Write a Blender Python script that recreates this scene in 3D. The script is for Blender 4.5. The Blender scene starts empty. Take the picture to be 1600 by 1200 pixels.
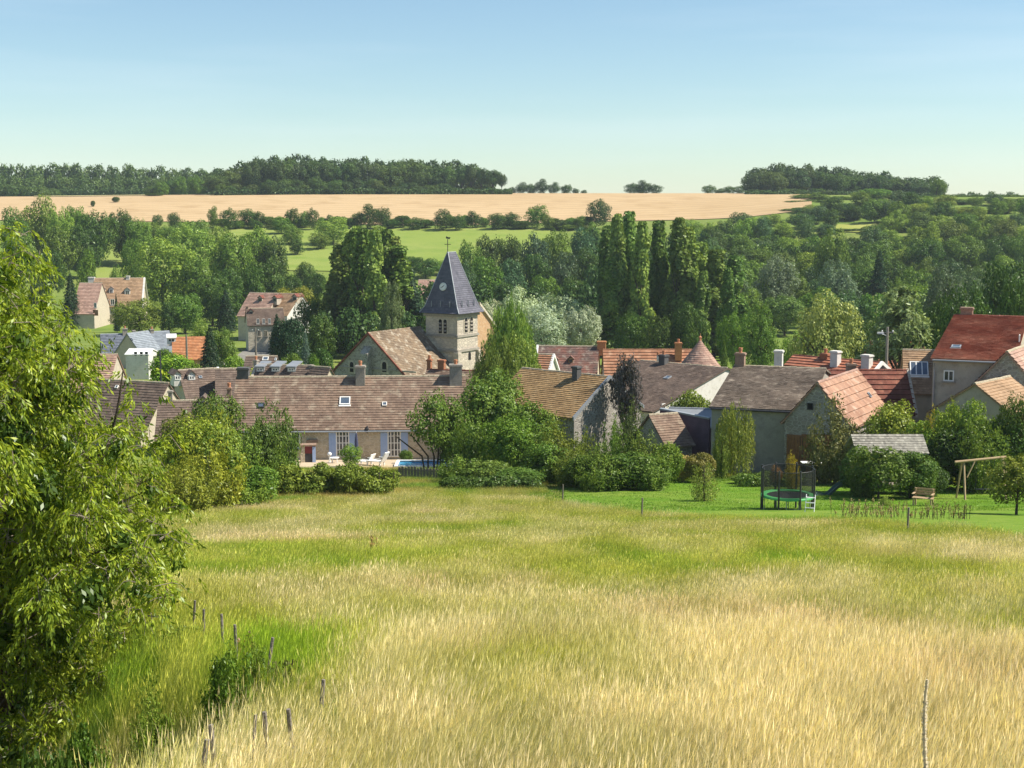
import bpy, math, random
import numpy as np
from mathutils import Vector, Matrix
rad = math.radians
S = bpy.context.scene
COL = S.collection
# ------------------------------------------------------------------ camera, sky, sun, exposure
CZ = 40.0                      # camera height; the valley floor lies about 23 m lower
F = 2198.0                     # focal length in pixels of the 1600 px wide photograph
TH = math.atan(270.0 / F)      # camera looks slightly down
cam_d = bpy.data.cameras.new('camera'); cam = bpy.data.objects.new('camera', cam_d); COL.objects.link(cam)
cam_d.sensor_width = 36.0; cam_d.lens = F / 1600 * 36; cam_d.clip_start = 0.1; cam_d.clip_end = 9000
cam.location = (0, 0, CZ); cam.rotation_euler = (math.pi / 2 - TH, 0, 0); S.camera = cam

SUN_EL, SUN_AZ = rad(50), rad(92)
W = bpy.data.worlds.new('World'); S.world = W; W.use_nodes = True
wn, wl = W.node_tree.nodes, W.node_tree.links
bg = wn['Background']; bg.inputs['Strength'].default_value = 0.070
sky = wn.new('ShaderNodeTexSky'); sky.sky_type = 'NISHITA'; sky.sun_disc = False
sky.sun_elevation = SUN_EL; sky.sun_rotation = SUN_AZ; sky.altitude = 120
sky.air_density = 1.0; sky.dust_density = 0.15; sky.ozone_density = 1.0
# faint high veil cloud
tc = wn.new('ShaderNodeTexCoord'); mp = wn.new('ShaderNodeMapping'); mp.inputs['Scale'].default_value = (1.0, 1.0, 11)
nz = wn.new('ShaderNodeTexNoise'); nz.inputs['Scale'].default_value = 2.6; nz.inputs['Detail'].default_value = 9
rp = wn.new('ShaderNodeValToRGB'); rp.color_ramp.elements[0].position = 0.43; rp.color_ramp.elements[1].position = 0.85
rp.color_ramp.elements[0].color = (0, 0, 0, 1); rp.color_ramp.elements[1].color = (.24, .24, .24, 1)
mx = wn.new('ShaderNodeMix'); mx.data_type = 'RGBA'; mx.inputs['B'].default_value = (8.6, 9.4, 10.0, 1)
wl.new(tc.outputs['Generated'], mp.inputs['Vector']); wl.new(mp.outputs['Vector'], nz.inputs['Vector'])
wl.new(nz.outputs['Fac'], rp.inputs['Fac']); wl.new(rp.outputs['Color'], mx.inputs['Factor'])
tnt = wn.new('ShaderNodeMix'); tnt.data_type = 'RGBA'; tnt.blend_type = 'MULTIPLY'; tnt.inputs['Factor'].default_value = 1; tnt.inputs['B'].default_value = (1.0, 1.13, 1.17, 1)
wl.new(sky.outputs['Color'], tnt.inputs['A']); wl.new(tnt.outputs['Result'], mx.inputs['A']); wl.new(mx.outputs['Result'], bg.inputs['Color'])
sd = bpy.data.lights.new('sun', 'SUN'); sd.energy = 5.0; sd.angle = rad(0.53); sd.color = (1.0, 0.93, 0.80)
sun = bpy.data.objects.new('sun', sd); COL.objects.link(sun); sun.location = (60, 40, 140)
sdir = Vector((math.sin(SUN_AZ) * math.cos(SUN_EL), math.cos(SUN_AZ) * math.cos(SUN_EL), math.sin(SUN_EL)))
sun.rotation_euler = (-sdir).to_track_quat('-Z', 'Y').to_euler()
S.view_settings.view_transform = 'Standard'; S.view_settings.look = 'None'; S.view_settings.gamma = 1.0
S.view_settings.use_curve_mapping = False; S.view_settings.exposure = 0.74
S.cycles.use_denoising = True
S.cycles.max_bounces = 6; S.cycles.diffuse_bounces = 3; S.cycles.transmission_bounces = 4; S.cycles.transparent_max_bounces = 12
S.cycles.volume_bounces = 0; S.cycles.caustics_reflective = False; S.cycles.caustics_refractive = False

# ------------------------------------------------------------------ pixel -> world, terrain
cT, sT = math.cos(TH), math.sin(TH)
def ray(px, py):
    u, v = (px - 800) / F, (600 - py) / F
    return Vector((u, cT + v * sT, v * cT - sT))
def at(px, py, Y):
    d = ray(px, py); k = Y / d.y
    return Vector((d.x * k, Y, CZ + d.z * k))
def on_z(px, py, z):
    d = ray(px, py); k = (z - CZ) / d.z
    return Vector((d.x * k, d.y * k, z))
PROF = np.array([(-40, 2.0), (-10, 0.2), (0, -2.0), (8, -3.75), (20, -6.0), (40, -9.7), (60, -13.2), (70, -14.8), (78, -15.75), (88, -16.9),
                 (97, -18.0), (106, -18.9), (130, -20.4), (165, -21.9), (210, -23.0), (250, -23.6), (310, -23.6), (350, -21.5),
                 (400, -15.5), (440, -10.3), (480, -5.2), (540, 1.5), (590, 6.6), (620, 7.6), (700, 7.6), (800, 5.5), (900, 2), (1500, -24), (2600, -40)], float)
_yy = np.linspace(-40, 2600, 5281)
_zz = np.interp(_yy, PROF[:, 0], PROF[:, 1])
_k = np.exp(-0.5 * (np.arange(-16, 17) * 0.5 / 3.0) ** 2); _k /= _k.sum()
_zs = np.convolve(np.pad(_zz, 16, mode='edge'), _k, 'valid')
def sst(x): x = np.clip(x, 0, 1); return x * x * (3 - 2 * x)
def Hn(x, y):
    x = np.asarray(x, float); y = np.asarray(y, float)
    z = np.interp(y, _yy, _zs)
    fx = np.interp(y, [0, 8.3, 12.4, 16, 24, 60], [-2.4, -2.0, -1.7, -3.6, -6.5, -16])       # fence line: the bank falls away beyond it
    dip = sst((fx - x) / 3.0) * (1 - sst((y - 26) / 22)) * sst((y - 1) / 6)
    z = z - 2.7 * dip
    # gentle waves of the meadow and the wooded hill
    z = z + 0.10 * np.sin(x * .23 + 1) * np.sin(y * .19) * sst((y - 4) / 12) * (1 - sst((y - 62) / 14))
    z = z + sst((y - 330) / 120) * (1 - sst((y - 520) / 70)) * sst((x - 60) / 120) * 5.0
    z = z - sst((x - 150) / 110) * sst((y - 560) / 50) * 9.0
    z = z - sst((-x - 60) / 180) * sst((y - 540) / 50) * 1.5
    return z + CZ
def H(x, y): return float(Hn(x, y))
def ground(px, py, y0=4.0, y1=760.0):
    """first meeting of a pixel's ray with the ground"""
    ys = np.concatenate([np.arange(y0, 120, .25), np.arange(120, y1, 2.0)])
    d = ray(px, py); k = ys / d.y
    below = CZ + d.z * k < Hn(d.x * k, ys)
    i = int(np.argmax(below)) if below.any() else len(ys) - 1
    Y = float(ys[i]); x = d.x * Y / d.y
    return Vector((x, Y, H(x, Y)))

def above(px, py, dh, y0, y1=130):
    """where a pixel's ray passes dh metres over the ground: foot point on the ground"""
    ys = np.arange(y0, y1, .05); d = ray(px, py); k = ys / d.y
    hit = CZ + d.z * k < Hn(d.x * k, ys) + dh; Y = float(ys[int(np.argmax(hit))]); x = d.x * Y / d.y
    return Vector((x, Y, H(x, Y)))

# ------------------------------------------------------------------ mesh helpers
rng = np.random.default_rng(7); random.seed(7)
class MB:
    def __init__(s): s.v, s.f, s.m, s.t = [], [], [], []
    def add(s, vs, fs, mi=0, tint=0.5):
        b = len(s.v); s.v += [tuple(v) for v in vs]
        for f in fs: s.f.append(tuple(b + i for i in f)); s.m.append(mi); s.t.append(tint)
    def box(s, x0, x1, y0, y1, z0, z1, mi=0, tint=0.5):
        s.add([(x0, y0, z0), (x1, y0, z0), (x1, y1, z0), (x0, y1, z0), (x0, y0, z1), (x1, y0, z1), (x1, y1, z1), (x0, y1, z1)],
              [(0, 3, 2, 1), (4, 5, 6, 7), (0, 1, 5, 4), (1, 2, 6, 5), (2, 3, 7, 6), (3, 0, 4, 7)], mi, tint)
    def prism_xz(s, poly, y0, y1, mi=0):
        n = len(poly)
        s.add([(x, y0, z) for x, z in poly] + [(x, y1, z) for x, z in poly],
              [tuple(range(n)), tuple(range(2 * n - 1, n - 1, -1))] + [((i + 1) % n, i, n + i, n + (i + 1) % n) for i in range(n)], mi)
    def prism_yz(s, poly, x0, x1, mi=0):
        n = len(poly)
        s.add([(x0, y, z) for y, z in poly] + [(x1, y, z) for y, z in poly],
              [tuple(range(n - 1, -1, -1)), tuple(range(n, 2 * n))] + [(i, (i + 1) % n, n + (i + 1) % n, n + i) for i in range(n)], mi)
    def tube(s, pts, rs, n=8, mi=0, tint=0.5):
        pts = [Vector(p) for p in pts]
        if not hasattr(rs, '__len__'): rs = [rs] * len(pts)
        vs, fs = [], []
        for i, p in enumerate(pts):
            d = (pts[min(i + 1, len(pts) - 1)] - pts[max(i - 1, 0)]).normalized()
            a = d.orthogonal().normalized() if abs(d.z) > .98 else d.cross(Vector((0, 0, 1))).normalized()
            b = d.cross(a)
            for k in range(n):
                t = 2 * math.pi * k / n; vs.append(p + (a * math.cos(t) + b * math.sin(t)) * rs[i])
        for i in range(len(pts) - 1):
            for k in range(n): fs.append((i * n + k, i * n + (k + 1) % n, (i + 1) * n + (k + 1) % n, (i + 1) * n + k))
        fs.append(tuple(range(n - 1, -1, -1))); fs.append(tuple((len(pts) - 1) * n + k for k in range(n)))
        s.add(vs, fs, mi, tint)
    def lathe(s, prof, n=24, c=(0, 0, 0), mi=0):
        vs, fs = [], []
        for r, z in prof:
            for k in range(n):
                t = 2 * math.pi * k / n; vs.append((c[0] + r * math.cos(t), c[1] + r * math.sin(t), c[2] + z))
        for i in range(len(prof) - 1):
            for k in range(n): fs.append((i * n + k, i * n + (k + 1) % n, (i + 1) * n + (k + 1) % n, (i + 1) * n + k))
        fs.append(tuple(range(n - 1, -1, -1))); fs.append(tuple((len(prof) - 1) * n + k for k in range(n)))
        s.add(vs, fs, mi)
    def mesh(s, name, mats, smooth=False):
        me = bpy.data.meshes.new(name); me.from_pydata(s.v, [], s.f)
        for m in (mats if isinstance(mats, (list, tuple)) else [mats]): me.materials.append(m)
        me.polygons.foreach_set('material_index', s.m)
        a = me.attributes.new('tint', 'FLOAT', 'FACE'); a.data.foreach_set('value', s.t)
        if smooth: me.polygons.foreach_set('use_smooth', [True] * len(s.f))
        me.update(); return me
    def build(s, name, mats, parent=None, loc=(0, 0, 0), rot=(0, 0, 0), smooth=False):
        return link(name, s.mesh(name, mats, smooth), parent, loc, rot)
def link(name, me, parent=None, loc=(0, 0, 0), rot=(0, 0, 0), scale=(1, 1, 1)):
    o = bpy.data.objects.new(name, me); COL.objects.link(o)
    o.parent = parent; o.location = loc; o.rotation_euler = rot; o.scale = scale
    return o
def tag(o, label=None, cat=None, group=None, kind=None):
    if label: o['label'] = label
    if cat: o['category'] = cat
    if group: o['group'] = group
    if kind: o['kind'] = kind
    return o
def thing(name, label, cat, loc=(0, 0, 0), rz=0, group=None):
    return tag(link(name, None, None, loc, (0, 0, rz)), label, cat, group)
def np_mesh(name, V, Q, mats, tint=None, mi=None):
    """mesh from numpy arrays of vertices and quads (or tris)"""
    me = bpy.data.meshes.new(name); k = Q.shape[1]
    me.vertices.add(len(V)); me.vertices.foreach_set('co', np.ascontiguousarray(V, dtype=np.float32).ravel())
    me.loops.add(Q.size); me.loops.foreach_set('vertex_index', np.ascontiguousarray(Q, dtype=np.int32).ravel())
    me.polygons.add(len(Q)); me.polygons.foreach_set('loop_start', np.arange(0, Q.size, k, dtype=np.int32))
    me.polygons.foreach_set('loop_total', np.full(len(Q), k, dtype=np.int32))
    for m in (mats if isinstance(mats, (list, tuple)) else [mats]): me.materials.append(m)
    if mi is not None: me.polygons.foreach_set('material_index', mi.astype(np.int32))
    if tint is not None:
        a = me.attributes.new('tint', 'FLOAT', 'FACE'); a.data.foreach_set('value', tint.astype(np.float32))
    me.update(calc_edges=True); return me

# ------------------------------------------------------------------ materials
class NT:
    def __init__(s, m): m.use_nodes = True; s.t = m.node_tree; s.n = s.t.nodes; s.l = s.t.links; s.out = s.n['Material Output']; s.p = s.n.get('Principled BSDF')
    def new(s, ty, **kw):
        n = s.n.new(ty)
        for k, v in kw.items(): setattr(n, k, v)
        return n
    def to(s, a, b): s.l.new(a, b)
    def mixc(s, fac, a, b, mode='MIX'):
        m = s.n.new('ShaderNodeMix'); m.data_type = 'RGBA'; m.blend_type = mode
        for sock, v in (('Factor', fac), ('A', a), ('B', b)):
            i = m.inputs[sock]
            if hasattr(v, 'type'): s.l.new(v, i)
            elif isinstance(v, (int, float)): i.default_value = v
            else: i.default_value = (*v[:3], 1)
        return m.outputs['Result']
    def noise(s, vec, scale, detail=4, lo=.35, hi=.65, rough=.55):
        n = s.n.new('ShaderNodeTexNoise'); n.inputs['Scale'].default_value = scale; n.inputs['Detail'].default_value = detail; n.inputs['Roughness'].default_value = rough
        s.l.new(vec, n.inputs['Vector'])
        r = s.n.new('ShaderNodeMapRange'); r.inputs[1].default_value = lo; r.inputs[2].default_value = hi; s.l.new(n.outputs['Fac'], r.inputs[0])
        return r.outputs[0]
    def math(s, op, a, b=0.0):
        m = s.n.new('ShaderNodeMath'); m.operation = op
        for i, v in ((0, a), (1, b)):
            if hasattr(v, 'type'): s.l.new(v, m.inputs[i])
            else: m.inputs[i].default_value = v
        return m.outputs[0]
    def attr(s, name, ty='GEOMETRY'):
        a = s.n.new('ShaderNodeAttribute'); a.attribute_name = name; a.attribute_type = ty; return a
    def vec(s, which='Object'):
        return s.n.new('ShaderNodeTexCoord').outputs[which]
    def bump(s, h, strength=.4, dist=.02):
        b = s.n.new('ShaderNodeBump'); b.inputs['Strength'].default_value = strength; b.inputs['Distance'].default_value = dist
        s.l.new(h, b.inputs['Height']); s.l.new(b.outputs[0], s.p.inputs['Normal'])
MATS = {}
def mat(name, c1, c2=None, scale=2.0, rough=.85, bump=.0, c3=None, spec=.3, metal=0, tint=0.0, fine=30.0):
    """two or three noise-mixed colours, fine grain, optional per-piece tint"""
    if name in MATS: return MATS[name]
    m = bpy.data.materials.new(name); t = NT(m); v = t.vec()
    c2 = c2 or tuple(x * .8 for x in c1)
    col = t.mixc(t.noise(v, scale, 5), c1, c2)
    if c3: col = t.mixc(t.noise(v, scale * 2.7, 6, .52, .68), col, c3)
    g = t.noise(v, fine, 3, .2, .8)
    col = t.mixc(t.math('MULTIPLY', g, .35), col, (.02, .018, .015), 'MIX') if bump else col
    if tint:
        a = t.attr('tint'); k = t.math('ADD', t.math('MULTIPLY', t.math('SUBTRACT', a.outputs['Fac'], .5), tint * 2), 1.0)
        hv = t.new('ShaderNodeHueSaturation'); t.to(k, hv.inputs['Value']); t.to(col, hv.inputs['Color']); col = hv.outputs[0]
    t.to(col, t.p.inputs['Base Color']); t.p.inputs['Roughness'].default_value = rough
    t.p.inputs['Specular IOR Level'].default_value = spec; t.p.inputs['Metallic'].default_value = metal
    if bump: t.bump(g, bump, .02)
    MATS[name] = m; return m
def stone(name, c1, c2, mortar, scale=3.2, bump=.6, flat=1.7, amt=1.0):
    """rubble or coursed masonry: cells of uneven colour with recessed joints"""
    m = bpy.data.materials.new(name); t = NT(m); v = t.vec()
    mpn = t.new('ShaderNodeMapping'); mpn.inputs['Scale'].default_value = (1, 1, flat); t.to(v, mpn.inputs['Vector'])
    wn_ = t.new('ShaderNodeTexNoise'); wn_.inputs['Scale'].default_value = 2.5; t.to(mpn.outputs[0], wn_.inputs['Vector'])
    wv = t.new('ShaderNodeMix'); wv.data_type = 'RGBA'; wv.inputs['Factor'].default_value = .12; t.to(mpn.outputs[0], wv.inputs['A']); t.to(wn_.outputs['Color'], wv.inputs['B'])
    vo = t.new('ShaderNodeTexVoronoi'); vo.inputs['Scale'].default_value = scale; t.to(wv.outputs['Result'], vo.inputs['Vector'])
    ve = t.new('ShaderNodeTexVoronoi', feature='DISTANCE_TO_EDGE'); ve.inputs['Scale'].default_value = scale; t.to(wv.outputs['Result'], ve.inputs['Vector'])
    sp = t.new('ShaderNodeSeparateColor'); t.to(vo.outputs['Color'], sp.inputs[0])
    c = t.mixc(sp.outputs[0], c1, c2)
    c = t.mixc(t.math('MULTIPLY', t.noise(v, .7, 5, .4, .75), .5), c, tuple(x * .45 for x in c1))
    e = t.new('ShaderNodeMapRange'); e.inputs[1].default_value = .02; e.inputs[2].default_value = .09; t.to(ve.outputs['Distance'], e.inputs[0])
    inv = t.math('MULTIPLY', t.math('SUBTRACT', 1.0, e.outputs[0]), amt)
    c = t.mixc(inv, c, mortar); t.to(c, t.p.inputs['Base Color']); t.p.inputs['Roughness'].default_value = .92
    t.p.inputs['Specular IOR Level'].default_value = .15
    t.bump(e.outputs[0], bump, .03); return m
def foliage_mat(name, source='object', trans=.24, gloss=.012, contrast=1.0):
    """leaf shader; colour from the object's colour, per-leaf tint shifts it between deep and yellowish"""
    m = bpy.data.materials.new(name); t = NT(m)
    if source == 'object': c = t.new('ShaderNodeObjectInfo').outputs['Color']
    else: c = t.attr('gcol', 'INSTANCER').outputs['Color']
    tn = t.attr('tint').outputs['Fac']
    hv = t.new('ShaderNodeHueSaturation'); t.to(c, hv.inputs['Color'])
    t.to(t.math('ADD', t.math('MULTIPLY', tn, 1.1 * contrast), 1 - .5 * contrast), hv.inputs['Value'])
    t.to(t.math('ADD', t.math('MULTIPLY', tn, -.05), .525), hv.inputs['Hue'])
    col = hv.outputs[0]
    d = t.new('ShaderNodeBsdfDiffuse'); t.to(col, d.inputs['Color'])
    tr = t.new('ShaderNodeBsdfTranslucent')
    tcx = t.mixc(1.0, col, (1.15, 1.1, .55), 'MULTIPLY'); t.to(tcx, tr.inputs['Color'])
    mx_ = t.new('ShaderNodeMixShader'); mx_.inputs[0].default_value = trans; t.to(d.outputs[0], mx_.inputs[1]); t.to(tr.outputs[0], mx_.inputs[2])
    gl = t.new('ShaderNodeBsdfGlossy'); gl.inputs['Roughness'].default_value = .38; gl.inputs['Color'].default_value = (.9, .95, .9, 1)
    m2 = t.new('ShaderNodeMixShader'); m2.inputs[0].default_value = gloss; t.to(mx_.outputs[0], m2.inputs[1]); t.to(gl.outputs[0], m2.inputs[2])
    t.to(m2.outputs[0], t.out.inputs['Surface']); return m
M_LEAF = foliage_mat('leaves'); M_NEAR = foliage_mat('near_leaves', trans=.36, gloss=.02); M_GRASS = foliage_mat('grass_blades', 'inst', .35, .02, 1.15)
M_BARK = mat('bark', (.10, .075, .05), (.05, .04, .03), 6, bump=.8, fine=18)
M_PALEBARK = mat('pale_bark', (.30, .25, .19), (.16, .13, .10), 6, bump=.6, fine=18)
# ------------------------------------------------------------------ ground sheets (setting)
def vnoise(x, y, seed=0):
    """smooth value noise on numpy arrays"""
    xi, yi = np.floor(x).astype(int), np.floor(y).astype(int); fx, fy = x - xi, y - yi
    def h(a, b):
        n = (a * 374761393 + b * 668265263 + seed * 1442695041) & 0x7fffffff
        n = ((n ^ (n >> 13)) * 1274126177) & 0x7fffffff
        return ((n ^ (n >> 16)) & 0xffff) / 65535.0
    sx, sy = fx * fx * (3 - 2 * fx), fy * fy * (3 - 2 * fy)
    return (h(xi, yi) * (1 - sx) + h(xi + 1, yi) * sx) * (1 - sy) + (h(xi, yi + 1) * (1 - sx) + h(xi + 1, yi + 1) * sx) * sy
def fbm(x, y, seed=0): return (vnoise(x, y, seed) + .5 * vnoise(x * 2.1, y * 2.1, seed + 1) + .25 * vnoise(x * 4.3, y * 4.3, seed + 2)) / 1.75

def ground_mat(name, c1, c2, c3, s1=.12, s2=.9, fine=14, bump=.5, rows=None):
    m = bpy.data.materials.new(name); t = NT(m); v = t.vec()
    c = t.mixc(t.noise(v, s1, 4, .4, .6), c1, c2); c = t.mixc(t.noise(v, s2, 6, .5, .72), c, c3)
    g = t.noise(v, fine, 4, .2, .8); c = t.mixc(t.math('MULTIPLY', g, .3), c, tuple(x * .4 for x in c1))
    if rows:                                   # drilled rows and tramlines of the crop
        wv = t.new('ShaderNodeTexWave', wave_type='BANDS', bands_direction='X'); wv.inputs['Scale'].default_value = rows; wv.inputs['Distortion'].default_value = 1.2; wv.inputs['Detail'].default_value = 3
        mpn = t.new('ShaderNodeMapping'); mpn.inputs['Rotation'].default_value = (0, 0, rad(74)); t.to(v, mpn.inputs['Vector']); t.to(mpn.outputs[0], wv.inputs['Vector'])
        c = t.mixc(t.math('MULTIPLY', wv.outputs['Fac'], .32), c, tuple(x * .62 for x in c1))
    t.to(c, t.p.inputs['Base Color']); t.p.inputs['Roughness'].default_value = 1.0; t.p.inputs['Specular IOR Level'].default_value = .05
    t.bump(g, bump, .05); return m
G_GROUND = ground_mat('pasture', (.155, .225, .042), (.20, .24, .06), (.09, .15, .028), .03, .22, 3)
G_EARTH = ground_mat('dry_meadow_soil', (.30, .25, .085), (.17, .22, .04), (.36, .28, .12), .25, 1.3, 9)
G_LAWN = ground_mat('mown_lawn', (.135, .245, .026), (.20, .275, .045), (.09, .19, .018), .22, 1.1, 16, .6)
G_WHEAT = ground_mat('ripe_wheat', (.47, .335, .185), (.53, .385, .22), (.41, .285, .15), .012, .09, 2, .4, rows=.045)
G_MEADOW = ground_mat('hill_meadow', (.22, .285, .06), (.27, .31, .085), (.17, .25, .045), .02, .12, 2.5)
G_STUB = ground_mat('pale_stubble', (.58, .46, .25), (.50, .45, .20), (.62, .5, .3), .02, .15, 2)
M_TERR = ground_mat('pale_terrace_paving', (.55, .44, .31), (.48, .38, .26), (.6, .5, .38), .5, 2, 20, .3)
M_ROAD = ground_mat('asphalt', (.22, .21, .19), (.26, .25, .22), (.18, .17, .16), .2, 1.2, 12, .3)

ys = np.concatenate([np.arange(-30, 0, 2), np.arange(0, 130, .8), np.arange(130, 720, 3.5), np.arange(720, 1000, 20), np.arange(1000, 1601, 100)])
ts = np.linspace(-1, 1, 221)
hw = 45 + .62 * np.maximum(ys, 0)
GX = ts[None, :] * hw[:, None]; GY = np.repeat(ys[:, None], len(ts), 1)
def sheet(name, X, Y, m, dz=0.0, label=None, cat=None):
    ny, nx = X.shape; V = np.stack([X, Y, Hn(X, Y) + dz], -1).reshape(-1, 3)
    i = np.arange(ny * nx).reshape(ny, nx)
    Q = np.stack([i[:-1, :-1], i[:-1, 1:], i[1:, 1:], i[1:, :-1]], -1).reshape(-1, 4)
    me = np_mesh(name, V, Q, m); me.polygons.foreach_set('use_smooth', np.ones(len(Q), bool))
    o = link(name, me); o['kind'] = 'structure'
    if label: o['label'] = label
    return o
# split the sheet by what grows on it: meadow soil near, pasture beyond (same vertices, so no gap)
iy = int(np.searchsorted(ys, 84))
sheet('near_ground', GX[:iy + 1], GY[:iy + 1], G_EARTH)
sheet('ground', GX[iy:], GY[iy:], G_GROUND)
def band(name, lo, hi, m, dz, ny=30, nx=90, label=None):
    """patch between two lines of ground points (given left to right)"""
    lo = np.array([(p[0], p[1]) for p in lo]); hi = np.array([(p[0], p[1]) for p in hi])
    s = np.linspace(0, 1, nx)
    def rs(a): return np.stack([np.interp(s, np.linspace(0, 1, len(a)), a[:, k]) for k in (0, 1)], -1)
    a, b = rs(lo), rs(hi); t = np.linspace(0, 1, ny)[:, None, None]
    P = a[None] * (1 - t) + b[None] * t
    return sheet(name, P[..., 0], P[..., 1], m, dz, label)
def gl(pts, y0): return [ground(px, py, y0) for px, py in pts]
low = gl([(-60, 345), (120, 347), (330, 348), (450, 349), (640, 354), (760, 352), (900, 348), (1020, 346), (1160, 341), (1215, 335), (1268, 328)], 400)
band('wheat_field', low, [(p.x * 640 / p.y * 1.0, 640) for p in low], G_WHEAT, .25, 40, 120, 'ripe tan wheat field on the hill top')
md = gl([(150, 440), (300, 430), (430, 424), (560, 426), (700, 424), (860, 395)], 330)
band('hill_meadow', md, [(p.x * 478 / p.y, 476) for p in md], G_MEADOW, .22, 30, 60, 'sunlit green meadow on the slope below the wheat')
st = gl([(60, 309), (130, 309), (235, 309)], 500)
band('stubble_strip', [(p.x * 612 / p.y, 606) for p in st], [(p.x * 690 / p.y, 690) for p in st], G_STUB, .5, 8, 30, 'pale stubble strip at the edge of the wood')
G_CLEAR = ground_mat('dry_clearing_grass', (.30, .33, .075), (.36, .36, .11), (.24, .30, .06), .05, .2, 2)
cl = gl([(1305, 363), (1340, 364), (1375, 360)], 330)
band('clearing', cl, [(p.x * 1.02, p.y + 16) for p in cl], G_CLEAR, .3, 10, 30, 'dry yellow clearing on the wooded slope')
# edge of the tall grass
EDGE = [ground(px, py, 30) for px, py in [(-300, 830), (100, 815), (300, 800), (420, 788), (640, 772), (760, 774), (880, 789), (1000, 802), (1150, 813), (1330, 817), (1500, 827), (1600, 843), (1900, 862)]]
E_T = np.array([p.x / p.y for p in EDGE]); E_Y = np.array([p.y for p in EDGE])
def edge_y(x, y): return np.interp(x / y, E_T, E_Y)
lawn_near = [Vector((p.x, p.y - 1.5, 0)) for p in EDGE if p.x / p.y > .0]
lawn_far = [Vector((p.x * 92.0 / p.y, 92.0, 0)) for p in lawn_near]
band('lawn', lawn_near, lawn_far, G_LAWN, .03, 30, 70, 'bright green mown lawn with the trampoline')
tl, trr = at(440, 720, 100).x, at(735, 720, 100).x
band('terrace', [(tl, 98.2), (trr, 98.2)], [(tl, 107), (trr + .5, 107)], M_TERR, .05, 12, 30, 'pale sandy terrace in front of the farmhouse')
rp_ = [ground(px, py, 120) for px, py in [(372, 572), (400, 556), (415, 545), (420, 536)]]
def road(name, pts, w, label):
    P = np.array([(p[0], p[1]) for p in pts]); s = np.linspace(0, 1, 30)
    P = np.stack([np.interp(s, np.linspace(0, 1, len(P)), P[:, k]) for k in (0, 1)], -1)
    d = np.gradient(P, axis=0); d /= np.linalg.norm(d, axis=1)[:, None]; n = np.stack([d[:, 1], -d[:, 0]], -1)
    A = P[:, None, :] + n[:, None, :] * np.linspace(-w / 2, w / 2, 5)[None, :, None]
    sheet(name, A[..., 0], A[..., 1], M_ROAD, .08, label)
road('road', rp_, 6, 'grey village road beside the yellow stone house')
rq = [ground(px, py, 120) for px, py in [(388, 468), (402, 452), (418, 440)]]
road('track', rq, 5, 'pale track climbing past the pink roofed house')

# ------------------------------------------------------------------ tall grass: tufts scattered by geometry nodes (stuff)
def tuft(name, seed, nb, rad_, h, w, heads=.3, lean=.35):
    r = np.random.default_rng(seed)
    a = r.uniform(0, 2 * np.pi, nb); rr = rad_ * np.sqrt(r.uniform(0, 1, nb))
    b = np.stack([rr * np.cos(a), rr * np.sin(a), np.full(nb, -.06)], -1)
    hh = h * r.uniform(.45, 1.05, nb); ln = np.stack([r.normal(lean, .28, nb), r.normal(0, .22, nb)], -1)
    yaw = r.uniform(0, np.pi, nb); s = np.stack([np.cos(yaw), np.sin(yaw), 0 * yaw], -1)
    Vs, Qs, T = [], [], []
    lv = [(0, 1.0, .0), (.5, .8, .28), (1.0, .12, 1.0)]
    for z, ww, l in lv:
        c = b + np.stack([ln[:, 0] * hh * l, ln[:, 1] * hh * l, hh * (z - .22 * l * np.abs(ln[:, 0]))], -1)
        Vs += [c - s * w * ww / 2, c + s * w * ww / 2]
    V = np.stack(Vs, 1).reshape(-1, 3); i = np.arange(nb)[:, None] * 6
    Q = np.concatenate([i + np.array([[0, 1, 3, 2]]), i + np.array([[2, 3, 5, 4]])], 0)
    tb = r.uniform(.08, .92, nb); T = np.concatenate([tb * .85, tb])
    # seed heads: a thin diamond on the tip
    hd = np.where(r.uniform(0, 1, nb) < heads)[0]
    tip = (Vs[4] + Vs[5])[hd] / 2; dn = np.stack([ln[hd, 0] * .6, ln[hd, 1] * .6, np.ones(len(hd))], -1); dn /= np.linalg.norm(dn, axis=1)[:, None]
    L = h * .13; sw = w * 1.0
    hv = np.stack([tip - dn * L * .4, tip + s[hd] * sw, tip + dn * L, tip - s[hd] * sw], 1).reshape(-1, 3)
    Q = np.concatenate([Q, len(V) + np.arange(len(hd))[:, None] * 4 + np.arange(4)], 0); V = np.concatenate([V, hv]); T = np.concatenate([T, np.full(len(hd), 1.0)])
    o = bpy.data.objects.new(name, np_mesh(name, V, Q, M_GRASS, T)); return o
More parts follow.
